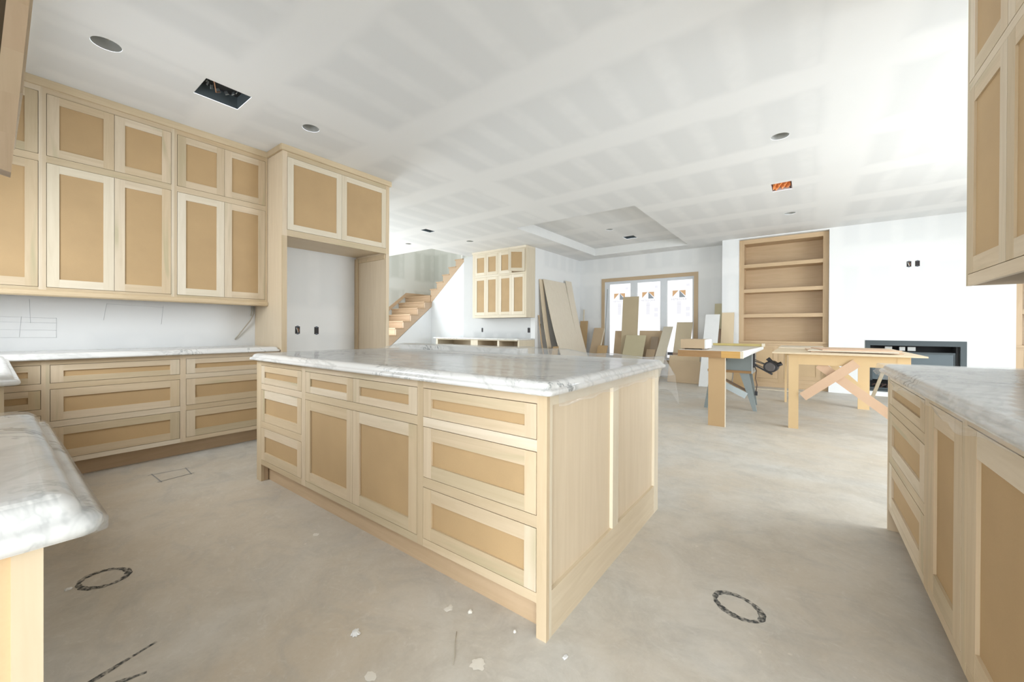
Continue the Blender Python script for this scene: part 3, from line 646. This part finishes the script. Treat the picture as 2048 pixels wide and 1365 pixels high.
for a, b in ((0.27, 0.36), (0.45, 0.52), (0.55, 0.645)): box('vent_sleeve', a, b, 0.16, 0.20, 0.70, 0.765, flat('vent_foil', (0.55, 0.55, 0.52), 0.35, 0.3), fp)  # pale pieces stand for bright reflections in the upper slot
box('burner_tray', 0.065, fw-0.07, 0.05, 0.28, 0.03, 0.06, FPMETAL, fp)
for i in range(3): tube('gas_hose', [(0.1+0.12*i+0.02*k, 0.09+0.02*i, 0.09+0.03*math.sin(k*0.9+i)) for k in range(12)], 0.014, flat('hose_brown', (0.10, 0.06, 0.05), 0.5), fp)

# ------------------------------------------------------------------ recessed cans, registers, outlets
def can(cx, cy, r, z, label):
    t = thing('recessed_can', label, 'ceiling light', (cx, cy, z), 0, 'recessed light cans')
    cyl('housing', (0, 0, 0.001), (0, 0, 0.085), r-0.001, CANM, t, 28, caps=False); cyl('top_plate', (0, 0, 0.075), (0, 0, 0.085), r-0.002, CANM, t, 28)
    box('socket_clip', -0.02, 0.025, -0.012, 0.012, 0.05, 0.074, flat('clip_pale', (0.55, 0.53, 0.48), 0.5), t)
    tube('wire', [(0.03, 0.02, 0.074), (0.01, 0.035, 0.045), (-0.03, 0.01, 0.05), (-0.035, -0.02, 0.074)], 0.003, CABLE, t); return t
for (cx, cy, r), lb in zip(CANS, ('open recessed light can above the left wall cabinets, nearest the camera', 'open recessed light can in the ceiling near the refrigerator enclosure', 'open recessed light can on the right ceiling, largest of that side', 'small recessed light can in the ceiling above the bookcase', 'tiny recessed light can in the hall ceiling near the stairs', 'recessed light can in the ceiling beside the far wall cabinet')): can(cx, cy, r, CZ, lb)
can(*TCAN, TZ, 'tiny recessed light can inside the tray ceiling')
def register(q, z, h, label, tabs=False):
    x0, x1, y0, y1 = q; t = thing('ceiling_duct_boot', label, 'air vent', ((x0+x1)/2, (y0+y1)/2, z), 0, 'open duct boots in the ceiling'); a, b = (x1-x0)/2-0.001, (y1-y0)/2-0.001
    for s in (-1, 1):
        box('boot_side', s*a-0.002*(s > 0), s*a+0.002*(s < 0), -b, b, 0.002, h, flat('duct_metal', (0.20, 0.24, 0.26), 0.35, 0.5), t); box('boot_side', -a, a, s*b-0.002*(s > 0), s*b+0.002*(s < 0), 0.002, h, flat('duct_metal', (0.2, 0.24, 0.26), 0.35, 0.5), t)
    box('boot_top', -a, a, -b, b, h, h+0.004, DARK, t)
    if tabs:
        for i in range(12):
            th = 2*math.pi*i/12; bx = box('collar_tab', -0.012, 0.012, -0.003, 0.003, -0.016, 0.016, STEEL, t); bx.location = (0.10*math.cos(th), 0.10*math.sin(th), h-0.03); bx.rotation_euler = (0.5*math.sin(th), -0.5*math.cos(th), th+R(90))
        cyl('collar', (0, 0, h-0.012), (0, 0, h-0.001), 0.095, DARK, t, 28)
        tube('copper_wire', [(0.12, -0.12, h-0.02), (0.05, -0.07, h-0.06), (-0.02, -0.04, h-0.09), (-0.07, 0.0, h-0.05)], 0.004, COPPER, t)
    return t
register(VENT1, CZ, 0.10, 'large square open duct boot in the ceiling above the island aisle', True)
register(VENT2, CZ, 0.1, 'small rectangular duct opening in the ceiling near the stairs'); register(TVENT, TZ, 0.1, 'square duct opening inside the tray ceiling')
sb = thing('ceiling_speaker_box', 'rectangular ceiling cutout stuffed with orange plastic', 'ceiling box', ((SPEAK[0]+SPEAK[1])/2, (SPEAK[2]+SPEAK[3])/2, CZ))
sw_, sh_ = (SPEAK[1]-SPEAK[0])/2, (SPEAK[3]-SPEAK[2])/2
boxes('cutout_box', [(-sw_, -sw_+0.004, -sh_, sh_, 0.002, 0.08), (sw_-0.004, sw_, -sh_, sh_, 0.002, 0.08), (-sw_, sw_, -sh_, -sh_+0.004, 0.002, 0.08), (-sw_, sw_, sh_-0.004, sh_, 0.002, 0.08), (-sw_, sw_, -sh_, sh_, 0.08, 0.084)], flat('cutout_white', (0.6, 0.5, 0.48), 0.6), sb)
V = []; F = []
for j in range(13):
    for i in range(13): V.append((-sw_*0.86+i/12*sw_*1.72, -sh_*0.86+j/12*sh_*1.72, 0.03+0.018*math.sin(i*1.7+j*0.6)+0.014*math.sin(j*2.1-i)-0.02*(i in (0, 1) and j > 8)))
for j in range(12):
    for i in range(12): k = j*13+i; F.append((k, k+13, k+14, k+1))
mesh('orange_plastic', V, F, ORANGE, sb)
for a, b in ((-0.085, -0.14), (-0.09, 0.13), (0.09, 0.14)): cyl('screw_tab', (a, b, 0.004), (a, b, 0.02), 0.008, BLACK, sb, 10)

def outlet(p, n, label, w=0.055, h=0.09, wires=True, side=False):
    """open electrical box, p centre on the wall, n 'x' or 'y' wall facing"""
    t = thing('outlet_box', label, 'outlet box', p, R(90) if n == 'x' else (R(-90) if n == '-x' else 0), 'open electrical boxes')
    box('box_recess', -w/2, w/2, -0.002, 0.0, -h/2, h/2, flat('outlet_dark', (0.03, 0.025, 0.025), 0.7), t)  # flat dark plate stands for the shade inside the open box
    for s in (-1, 1): box('mount_ear', -0.012, 0.012, -0.005, -0.002, s*(h/2)-0.008, s*(h/2)+0.008, flat('ear_blue', (0.12, 0.14, 0.17), 0.5), t)
    if wires:
        tube('wire', [(-0.015, -0.003, 0.03), (-0.008, -0.012, 0.0), (0.002, -0.008, -0.03)], 0.004, WHITE, t); tube('wire', [(0.0, -0.003, 0.025), (0.012, -0.011, 0.0), (0.008, -0.006, -0.025)], 0.003, COPPER, t)
    return t
outlet((LW, 2.24, 1.097), 'x', 'left open outlet box inside the refrigerator niche'); outlet((LW, 2.47, 1.091), 'x', 'right open outlet box inside the refrigerator niche', wires=False)
outlet((-6.52, 7.45, 1.10), 'y', 'open outlet box under the left end of the far wall cabinet', 0.05, 0.1, False); outlet((-5.10, 7.45, 1.10), 'y', 'open outlet box under the right end of the far wall cabinet', 0.07, 0.11, False)
outlet((1.363, FY, 2.23), 'y', 'left of two open wall boxes above the fireplace, with wires'); outlet((1.462, FY, 2.23), 'y', 'right of two open wall boxes above the fireplace', wires=False)
outlet((LW, 7.66, 1.20), 'x', 'open outlet box on the wall left of the leaning plywood sheets', 0.05, 0.1, False)
tag(tube('loose_cable', [(LW+0.012, 1.765, 1.36), (LW+0.03, 1.76, 1.28), (LW+0.04, 1.72, 1.20), (LW+0.03, 1.66, 1.11), (LW+0.012, 1.585, 0.995)], 0.006, CABLE), 'tan cable hanging from the wall under the left cabinets', 'cable')
tag(tube('loose_cable', [(LW+0.012, 1.745, 1.36), (LW+0.02, 1.742, 1.31), (LW+0.012, 1.735, 1.25)], 0.005, CABLE), 'short cable end under the left cabinets beside the tall panel', 'cable')
# pencil sketch lines on the wall above the left counter
pk = thing('pencil_sketch', 'faint pencil lines sketched on the wall above the left counter', 'sketch', (LW, 0.3, 1.1))
def pl(pts): tube('pencil_line', [(0.0015, y-0.3, z-1.1) for y, z in pts], 0.0009, PENCIL, pk, 4)
for z in (1.20, 1.16, 1.10, 1.04): pl([(-0.05, z), (0.12, z-0.004), (0.33, z-0.008)])
pl([(0.33, 1.195), (0.33, 1.03)]); pl([(0.15, 1.2), (0.14, 1.04)]); pl([(0.19, 1.34), (0.195, 1.15)]); pl([(0.62, 1.33), (0.60, 1.18)]); pl([(0.62, 1.325), (0.9, 1.318), (1.0, 1.31)]); pl([(1.0, 1.33), (0.985, 1.15)])

# ------------------------------------------------------------------ leaning boards and offcuts
def lean(name, label, xa, xb, ytop, ztop, ybot, th, mat, cat='board', wall='y', dx=0.0, group='offcut boards leaning under the window'):
    """board leaning with its top against a wall; width runs xa..xb"""
    w = xb-xa; top = Vector(((xa+xb)/2+dx, ytop, ztop)); bot = Vector(((xa+xb)/2, ybot, 0.004))
    d = top-bot; Ln = d.length; zc = d.normalized(); xc = (Vector((1, 0, 0))-zc*zc.x).normalized(); yc = zc.cross(xc)
    if wall == 'x': xc = Vector((0, 1, 0))
    v = []
    for s in (0, Ln):
        v += [(-w/2, 0, s), (w/2, 0, s), (w/2, th, s), (-w/2, th, s)]
    o = mesh(name, v, BF, mat); o.matrix_world = Matrix(((xc.x, yc.x, zc.x, bot.x), (xc.y, yc.y, zc.y, bot.y), (xc.z, yc.z, zc.z, bot.z), (0, 0, 0, 1)))
    return tag(o, label, cat, group)
wt = WY-0.045
lean('mdf_board', 'narrow brown MDF board standing in the corner left of the window', -4.86, -4.64, 9.55, 1.353, 9.36, 0.018, MDF)
lean('wood_strip', 'thin pointed strip behind the narrow board in the corner', -4.80, -4.765, 9.60, 1.66, 9.50, 0.012, pale('z'))
lean('mdf_board', 'tan board leaning just left of the window casing', -4.466, -4.191, wt-0.03, 1.168, 9.05, 0.018, MDF_TAN)
lean('wood_strip', 'thin pale strip beside the tan board left of the window', -4.19, -4.165, wt-0.03, 1.16, 8.98, 0.012, pale('z'))
lean('mdf_board', 'small square MDF offcut below the left end of the window', -4.225, -3.965, 9.29, 0.722, 8.94, 0.018, MDF)
lean('metal_strip', 'thin grey metal strip leaning across the left window pane', -4.105, -4.08, wt-0.01, 2.17, 9.30, 0.01, STEEL, 'strip', dx=-0.02)
lean('mdf_board', 'tan board leaning under the left window pane', -3.90, -3.68, wt, 1.093, 9.40, 0.018, MDF_TAN)
lean('mdf_board', 'tallest board standing before the window', -3.69, -3.29, wt-0.02, 1.945, 9.38, 0.018, mdf('mdf_greytan', (0.50, 0.41, 0.27), 0.1))
lean('mdf_board', 'pale green board leaning in front of the tallest board', -3.55, -3.06, 9.44, 0.99, 8.92, 0.018, MDF_GREEN)
lean('mdf_board', 'wide MDF board leaning under the middle window pane', -3.27, -2.72, wt, 1.10, 9.42, 0.018, MDF_TAN)
lean('mdf_board', 'small brownish board under the middle window pane', -2.96, -2.80, 9.54, 0.957, 9.15, 0.016, flat('brown_offcut', (0.36, 0.28, 0.20), 0.7))
lean('mdf_board', 'short MDF offcut at the foot of the small brownish board', -3.03, -2.83, 9.40, 0.66, 9.02, 0.016, MDF_TAN)
lean('mdf_board', 'long pale board slanting under the right window pane', -2.70, -2.49, wt, 1.20, 8.45, 0.018, mdf('mdf_greypale', (0.60, 0.54, 0.42), 0.06))
lean('mdf_board', 'beige board leaning in front of the right window pane', -2.40, -2.06, wt, 1.30, 8.98, 0.018, mdf('mdf_beige', (0.58, 0.49, 0.34), 0.06))
g2 = 'boards leaning at the wall pier'
lean('white_board', 'white board tilted against the pier left of the bookcase', -1.70, -1.43, 9.12, 1.45, 8.45, 0.016, WHITEBOARD, group=g2)
lean('mdf_board', 'olive-tan board behind the white board at the pier', -1.60, -1.42, 9.55, 1.70, 9.30, 0.016, MDF_GREEN, group=g2)
lean('mdf_board', 'upright cream board leaning on the pier left of the bookcase', -1.395, -1.17, 9.12, 1.482, 8.85, 0.018, mdf('mdf_cream', (0.64, 0.51, 0.34), 0.05), group=g2)
lean('hardboard_sheet', 'dark brown hardboard strip between the boards at the pier', -1.52, -1.40, 9.08, 1.15, 8.62, 0.008, BROWNB, group=g2)
lean('mdf_board', 'low wide tan board leaning behind the table saw', -2.39, -1.76, 8.95, 0.45, 8.78, 0.018, MDF_TAN)
lean('mdf_board', 'second low board just behind the wide tan board', -2.42, -1.80, 9.07, 0.56, 8.90, 0.018, mdf('mdf_cream2', (0.62, 0.48, 0.31), 0.05))
lean('mdf_board', 'square MDF board standing behind the saw legs', -1.15, -0.80, 9.10, 0.50, 8.75, 0.018, MDF, group=g2)
o = box('floor_batten', -0.68, 0.68, -0.02, 0.02, 0.0, 0.018, pale('x')); o.location = (-2.2, 9.13, 0.0105); o.rotation_euler = (0, 0, R(-22)); tag(o, 'long pale batten lying on the floor below the boards', 'board')
o = box('floor_batten', -0.7, 0.7, -0.02, 0.02, 0.0, 0.012, pale('x')); o.location = (-0.6, 8.78, 0.0075); tag(o, 'thin pale strip lying on the floor before the bookcase', 'board')
# sheets against the sitting-room left wall
def sheet(name, label, ya, yb, xt, zt, xb, th, mat, dy=0.0, g='plywood sheets leaning on the left wall'):
    pts = [(xb, 0.003), (xb+th, 0.003), (xt+th, zt), (xt, zt)]
    n = 10; V = []; F = []
    for k in range(n+1):
        t = k/n; sag = -0.05*math.sin(math.pi*t)
        x = xb+(xt-xb)*t+sag; z = 0.003+(zt-0.003)*t; d = dy*t
        V += [(x, ya+d, z), (x+th, ya+d, z), (x+th, yb+d, z), (x, yb+d, z)]
    for k in range(n):
        for i in range(4): F.append((k*4+i, k*4+(i+1) % 4, k*4+4+(i+1) % 4, k*4+4+i))
    F += [(3, 2, 1, 0), (n*4, n*4+1, n*4+2, n*4+3)]
    c = Vector(V[0]); o = mesh(name, [Vector(v)-c for v in V], F, mat, None, c)
    bm = bmesh.new(); bm.from_mesh(o.data); bmesh.ops.recalc_face_normals(bm, faces=bm.faces); bm.to_mesh(o.data); bm.free()
    return tag(o, label, 'sheet', g)
PLYP = wood('pale_ply_sheet', [(0.72, 0.64, 0.51), (0.74, 0.66, 0.54)], 'z', 0.25, 0.55)
sheet('plywood_sheet', 'large pale plywood sheet leaning on the wall left of the window', 7.70, 8.72, -4.885, 2.29, -4.22, 0.018, PLYP)
sheet('plywood_sheet', 'narrow pale plywood strip overlapping the right edge of the large sheet', 8.73, 9.02, -4.87, 2.35, -4.25, 0.016, PLYP)
sheet('plywood_sheet', 'plywood sheet half hidden behind the large pale sheet', 7.585, 7.75, -4.918, 2.28, -4.52, 0.012, plyw('z'))
sheet('wood_strip', 'thin wood strip beside the half hidden plywood sheet', 7.545, 7.575, -4.91, 1.45, -4.62, 0.02, pine('z'))
sheet('mdf_block', 'small brown offcut block at the foot of the plywood sheets', 7.50, 7.66, -4.49, 0.74, -4.47, 0.06, MDF)

# ------------------------------------------------------------------ table saw
ts = thing('table_saw', 'grey table saw with wooden table and exposed black motor', 'table saw', (-0.9, 6.0, 0))
def tb(nm, x0, x1, y0, y1, z0, z1, m): return box(nm, x0, x1, y0, y1, z0, z1, m, ts, ts.location)
def tw(p): return Vector(p)-Vector(ts.location)
prismtop = [(-1.24, 5.06), (-0.57, 5.06), (-0.50, 6.85), (-1.12, 6.85)]
o = prism('table_top', prismtop, 'z', 0.862, 0.882, flat('table_laminate', (0.66, 0.62, 0.55), 0.4)); o.parent = ts; o.location = tw(o.location)
tb('front_beam', -1.247, -0.775, 5.035, 5.075, 0.80, 0.876, BROWNW); tb('front_beam', -0.775, -0.585, 5.035, 5.075, 0.80, 0.876, ORANGEW); tb('front_cap', -0.585, -0.555, 5.035, 5.075, 0.80, 0.876, pale('x'))
v = [(-0.575, 5.05, 0.80), (-0.565, 5.05, 0.80), (-0.497, 6.85, 0.84), (-0.507, 6.85, 0.84), (-0.575, 5.05, 0.876), (-0.565, 5.05, 0.876), (-0.497, 6.85, 0.876), (-0.507, 6.85, 0.876)]
mesh('side_apron', [tw(q) for q in v], BF, WHITEBOARD, ts)
tb('rear_fence', -1.15, -0.51, 6.72, 6.79, 0.884, 0.918, YELLOWW); tb('fence_cap', -0.51, -0.475, 6.71, 6.80, 0.884, 0.925, pale('x'))
tb('rail_arm', -1.31, -1.247, 5.045, 5.07, 0.812, 0.838, BROWNB); tb('rail_end', -1.37, -1.31, 5.04, 5.075, 0.808, 0.842, BLACK)
tb('saw_cabinet', -1.14, -0.60, 6.35, 6.80, 0.545, 0.86, SAWGREY); tb('base_board', -1.15, -0.60, 6.33, 6.80, 0.515, 0.55, BROWNW); tb('cabinet_flange', -0.60, -0.585, 6.34, 6.80, 0.515, 0.86, flat('flange_grey', (0.45, 0.48, 0.48), 0.4, 0.3))
cyl('height_handwheel', tw((-0.945, 6.345, 0.70)), tw((-0.945, 6.31, 0.70)), 0.04, BLACK, ts)
def leg(p0, p1, w0, w1, nm='leg', m=SAWGREY, d=0.03):
    p0, p1 = Vector(p0), Vector(p1); v = []
    for p, w in ((p0, w0), (p1, w1)): v += [(p.x-w/2, p.y, p.z), (p.x+w/2, p.y, p.z), (p.x+w/2, p.y+d, p.z), (p.x-w/2, p.y+d, p.z)]
    return mesh(nm, [tw(q) for q in v], [(0, 1, 2, 3), (7, 6, 5, 4), (0, 4, 5, 1), (1, 5, 6, 2), (2, 6, 7, 3), (3, 7, 4, 0)], m, ts)
leg((-0.69, 6.36, 0.515), (-0.555, 6.33, 0.0), 0.115, 0.045); leg((-1.06, 6.36, 0.515), (-1.15, 6.20, 0.0), 0.115, 0.045)
leg((-0.69, 6.76, 0.515), (-0.60, 6.90, 0.0), 0.11, 0.045); leg((-1.06, 6.76, 0.515), (-1.2, 6.9, 0.0), 0.11, 0.045)
def bar(nm, p0, p1, w, d, m, par=ts, base=None):
    p0, p1 = Vector(p0), Vector(p1); z = (p1-p0).normalized(); yv = Vector((0, 1, 0)); x = yv.cross(z).normalized(); y = z.cross(x); v = []
    b = Vector(par.location)
    for p in (p0, p1): v += [p-x*w/2-y*d/2-b, p+x*w/2-y*d/2-b, p+x*w/2+y*d/2-b, p-x*w/2+y*d/2-b]
    return mesh(nm, v, BF, m, par)
bar('brace', (-1.10, 6.30, 0.425), (-0.66, 6.34, 0.20), 0.085, 0.012, flat('brace_galv', (0.50, 0.56, 0.57), 0.4, 0.3)); bar('brace', (-1.12, 6.40, 0.50), (-0.60, 6.40, 0.235), 0.03, 0.03, BROWNB)
mx, my, mz = -0.385, 6.38, 0.622
cyl('motor', tw((mx+0.02, my+0.16, mz)), tw((mx, my-0.06, mz)), 0.078, BLACK, ts, 24); cyl('motor_face', tw((mx, my-0.06, mz)), tw((mx-0.002, my-0.075, mz)), 0.066, flat('motor_rim', (0.16, 0.15, 0.15), 0.5, 0.3), ts, 24, 0.05)
cyl('motor_capacitor', tw((mx+0.03, my, mz+0.045)), tw((mx-0.03, my, mz+0.115)), 0.026, BLACK, ts, 14); cyl('motor_capacitor', tw((mx+0.05, my, mz+0.01)), tw((mx+0.13, my, mz+0.055)), 0.026, BLACK, ts, 14)
bar('motor_arm', (-0.60, 6.38, 0.655), (-0.36, 6.38, 0.52), 0.022, 0.02, BLACK); bar('motor_arm', (-0.59, 6.38, 0.70), (-0.43, 6.38, 0.645), 0.012, 0.012, BLACK); bar('drive_belt', (-0.58, 6.37, 0.72), (-0.44, 6.37, 0.66), 0.008, 0.012, BLACK); bar('drive_belt', (-0.58, 6.37, 0.66), (-0.44, 6.37, 0.60), 0.008, 0.012, BLACK)
tb('motor_bracket', -0.60, -0.565, 6.36, 6.42, 0.60, 0.80, BLACK)
tube('power_cord', [tw(q) for q in [(-0.57, 6.38, 0.63), (-0.545, 6.38, 0.56), (-0.555, 6.38, 0.45), (-0.535, 6.38, 0.36), (-0.548, 6.38, 0.27)]], 0.006, flat('cord_brown', (0.12, 0.08, 0.06), 0.6), ts); tb('plug', -0.565, -0.53, 6.365, 6.395, 0.215, 0.27, BLACK)
tb('support_leg', -0.915, -0.742, 5.075, 5.095, 0.0, 0.80, mdf('mdf_orange', (0.52, 0.35, 0.18), 0.06)); tb('support_edge', -0.742, -0.735, 5.075, 5.095, 0.0, 0.80, pale('z'))
bx = thing('wood_block', 'MDF box with a white end sitting on the table saw', 'box', (-1.10, 5.3, 0.8825))
box('body', -0.14, 0.13, -0.16, 0.20, 0.012, 0.122, MDF_TAN, bx); box('white_end', 0.13, 0.145, -0.16, 0.20, 0.012, 0.122, WHITEBOARD, bx)  # right end whitened to carry the light falling on it
for a in (-0.12, 0.10): box('foot', a, a+0.025, -0.155, 0.19, 0.0, 0.012, BROWNB, bx)

# ------------------------------------------------------------------ workbench
wb = thing('workbench', 'site-built MDF workbench with crossed braces', 'workbench', (0.3, 6.5, 0))
YM = mdf('mdf_yellow', (0.66, 0.47, 0.25), 0.05)
def wbx(nm, x0, x1, y0, y1, z0, z1, m): return box(nm, x0, x1, y0, y1, z0, z1, m, wb, wb.location)
wbx('table_top', -0.31, 0.95, 5.44, 7.62, 0.853, 0.868, mdf('mdf_top', (0.68, 0.55, 0.38), 0.05))
wbx('leg', -0.155, -0.062, 5.50, 5.518, 0.0, 0.853, YM); wbx('leg', -0.155, -0.137, 5.518, 5.60, 0.0, 0.853, YM); wbx('leg', 0.74, 0.84, 5.50, 5.518, 0.0, 0.853, YM)
wbx('leg', -0.26, -0.235, 7.45, 7.54, 0.0, 0.853, YM); wbx('leg', 0.60, 0.71, 7.45, 7.468, 0.0, 0.853, YM); wbx('leg', 0.71, 0.725, 7.45, 7.54, 0.0, 0.853, YM)
wbx('apron', -0.062, 0.74, 5.502, 5.518, 0.735, 0.853, YM); wbx('apron', -0.235, 0.60, 7.452, 7.468, 0.735, 0.853, YM); wbx('apron', 0.725, 0.745, 5.52, 7.45, 0.735, 0.853, YM)
bar("brace", (-0.025, 5.49, 0.370), (0.43, 5.49, 0.775), 0.092, 0.014, MDF_PINK, wb); bar('brace', (0.12, 5.53, 0.74), (0.80, 5.53, 0.165), 0.092, 0.014, MDF_PINK, wb)
bar('brace', (0.62, 7.44, 0.30), (0.20, 7.44, 0.74), 0.08, 0.014, YM, wb); bar('brace_stick', (0.74, 7.3, 0.2), (0.80, 6.6, 0.74), 0.035, 0.02, pale('z'), wb)
z = 0.8685
for i, (a, b, c, d, rz, lb) in enumerate([(0.02, 0.80, 5.75, 6.6, 4, 'bottom thin wood panel of the stack on the workbench'), (0.06, 0.82, 5.68, 6.5, -6, 'middle thin wood panel of the stack on the workbench'), (0.10, 0.78, 5.80, 6.45, 9, 'top thin wood panel of the stack on the workbench')]):
    o = box('thin_board', -(b-a)/2, (b-a)/2, -(d-c)/2, (d-c)/2, 0, 0.011, [MDF_PINK, pale('x'), MDF_PINK][i]); o.location = ((a+b)/2, (c+d)/2, z+0.0055); o.rotation_euler = (0, 0, R(rz)); z += 0.0113; tag(o, lb, 'panel', 'thin panels stacked on the workbench')
o = box('thin_board', -0.26, 0.26, -0.4, 0.4, 0, 0.012, mdf('mdf_top2', (0.72, 0.62, 0.48), 0.05)); o.location = (-0.05, 6.62+0.55, 0.8745); tag(o, 'pale panel lying at the back left of the workbench', 'panel')

# ------------------------------------------------------------------ floor marks and debris
def ring(name, cx, cy, a, b, rot, w, label, arc=(0, 360)):
    n = 64; V = []; F = []
    for i in range(n+1):
        t = R(arc[0]+(arc[1]-arc[0])*i/n); ww = w*(0.7+0.5*abs(math.sin(t*1.5+0.6))+0.15*math.sin(t*13))
        for s in (-1, 1):
            x = (a+s*ww/2)*math.cos(t); y = (b+s*ww/2)*math.sin(t); V.append((x*math.cos(rot)-y*math.sin(rot), x*math.sin(rot)+y*math.cos(rot), 0))
    for i in range(n): F.append((2*i, 2*i+1, 2*i+3, 2*i+2))
    o = mesh(name, V, F, SPRAYM, None, (cx, cy, 0.0012)); return tag(o, label, 'floor marking', 'spray-painted floor markings')
def spray():
    t = NT('sprayed_floor_paint'); n = t.noise(t.coord(), 60, 4); t.base((0.06, 0.065, 0.065), 0.85)
    tr = t.n('ShaderNodeBsdfTransparent'); m = t.n('ShaderNodeMixShader'); f = t.ramp(n, [(0.34, (0, 0, 0)), (0.60, (0.85, 0.85, 0.85))])
    t.l(f, m.inputs[0]); t.l(tr.outputs[0], m.inputs[1]); t.l(t.b.outputs[0], m.inputs[2]); t.l(m.outputs[0], t.out.inputs[0]); return t.m
SPRAYM = spray()
ring('floor_marking', -0.213, 1.812, 0.088, 0.066, R(-25), 0.022, 'black spray-painted circle on the floor right of the island')
ring('floor_marking', -2.49, 0.305, 0.085, 0.07, R(35), 0.022, 'black spray-painted circle on the floor by the bottom left counter')
def streak(name, p0, p1, w, label):
    p0, p1 = Vector((*p0, 0)), Vector((*p1, 0)); d = p1-p0; nrm = Vector((-d.y, d.x, 0)).normalized(); V = []; F = []
    for i in range(15):
        q = d*(i/14); ww = w*(0.5+0.5*math.sin(math.pi*min(1, i/14*1.2+0.15))); V += [q-nrm*ww/2, q+nrm*ww/2]
    for i in range(14): F.append((2*i, 2*i+1, 2*i+3, 2*i+2))
    return tag(mesh(name, V, F, SPRAYM, None, (p0.x, p0.y, 0.0012)), label, 'floor marking', 'spray-painted floor markings')
streak('floor_marking', (-1.78, 0.15), (-1.838, 0.355), 0.02, 'longer straight black paint stroke at the bottom left of the floor'); streak('floor_marking', (-1.73, 0.21), (-1.70, 0.305), 0.02, 'shorter black paint stroke beside the bottom picture edge')
sq = [(-3.96, 0.74), (-3.93, 0.935), (-3.76, 0.925), (-3.74, 0.745)]
CHALK = flat('floor_chalk', (0.30, 0.29, 0.27), 0.9)
fs = thing('floor_marking', 'faint square chalked on the floor in the left aisle', 'floor marking', (-3.85, 0.83, 0.0012), 0, 'spray-painted floor markings')
for i in range(4):
    a, b = Vector((*sq[i], 0)), Vector((*sq[(i+1) % 4], 0)); a, b = a-(b-a)*0.12, b+(b-a)*0.1; d = (b-a); nrm = Vector((-d.y, d.x, 0)).normalized()*0.004; c = Vector((-3.85, 0.83, 0))
    mesh('stroke', [a-nrm-c, a+nrm-c, b+nrm-c, b-nrm-c], [(0, 3, 2, 1)], CHALK, fs, (0, 0, 0.0002*i))
def splat(cx, cy, r, label, h=0.002, nm='plaster_splat', mat=None):
    n = 18; V = [(0, 0, h)]; rr = random.Random(int(cx*1000+cy*77)); sx = rr.uniform(0.6, 1.4)
    for ring_, f, z in ((0, 0.6, h*0.9), (1, 1.0, 0.0004)):
        for i in range(n): t = 2*math.pi*i/n; q = r*f*(0.75+0.5*rr.random()); V.append((q*math.cos(t)*sx, q*math.sin(t), z))
    F = [(0, 1+i, 1+(i+1) % n) for i in range(n)]+[(1+i, 1+n+i, 1+n+(i+1) % n, 1+(i+1) % n) for i in range(n)]
    return tag(mesh(nm, V, F, mat or PLASTER, None, (cx, cy, 0.0006)), label, 'debris', 'dried plaster splats on the floor')
splat(-1.132, 1.099, 0.022, 'round dried plaster splat on the floor in front of the island drawers')
splat(-0.867, 0.973, 0.024, 'pale plaster splat on the floor near the bottom edge, below the island corner', 0.001)
splat(-2.114, 1.059, 0.014, 'small plaster splat on the floor before the island doors', 0.001)
splat(-1.11, 0.73, 0.018, 'plaster splat at the bottom edge of the floor', 0.001)
splat(-0.648, 1.175, 0.013, 'white paper scrap on the floor right of the island corner', 0.004, 'paper_scrap', WHITE)
splat(-1.311, 0.802, 0.017, 'crumpled white scrap on the open floor in the foreground', 0.012, 'paper_scrap', WHITE)
splat(-1.05, 1.135, 0.010, 'curled wood shaving by the island toe kick', 0.01, 'wood_shaving', PLASTER)
splat(-0.851, 1.16, 0.007, 'tiny white crumb under the island corner', 0.008, 'paper_scrap', PLASTER)
tag(tube('wood_sliver', [(-1.02, 1.03, 0.003), (-0.985, 0.985, 0.004), (-0.95, 0.95, 0.003), (-0.93, 0.92, 0.003)], 0.0012, CABLE), 'thin brown splinter on the floor below the island', 'debris')
splat(-2.507, 0.20, 0.012, 'white chip beside the paint circle at the lower left', 0.003, 'paper_scrap', WHITE)
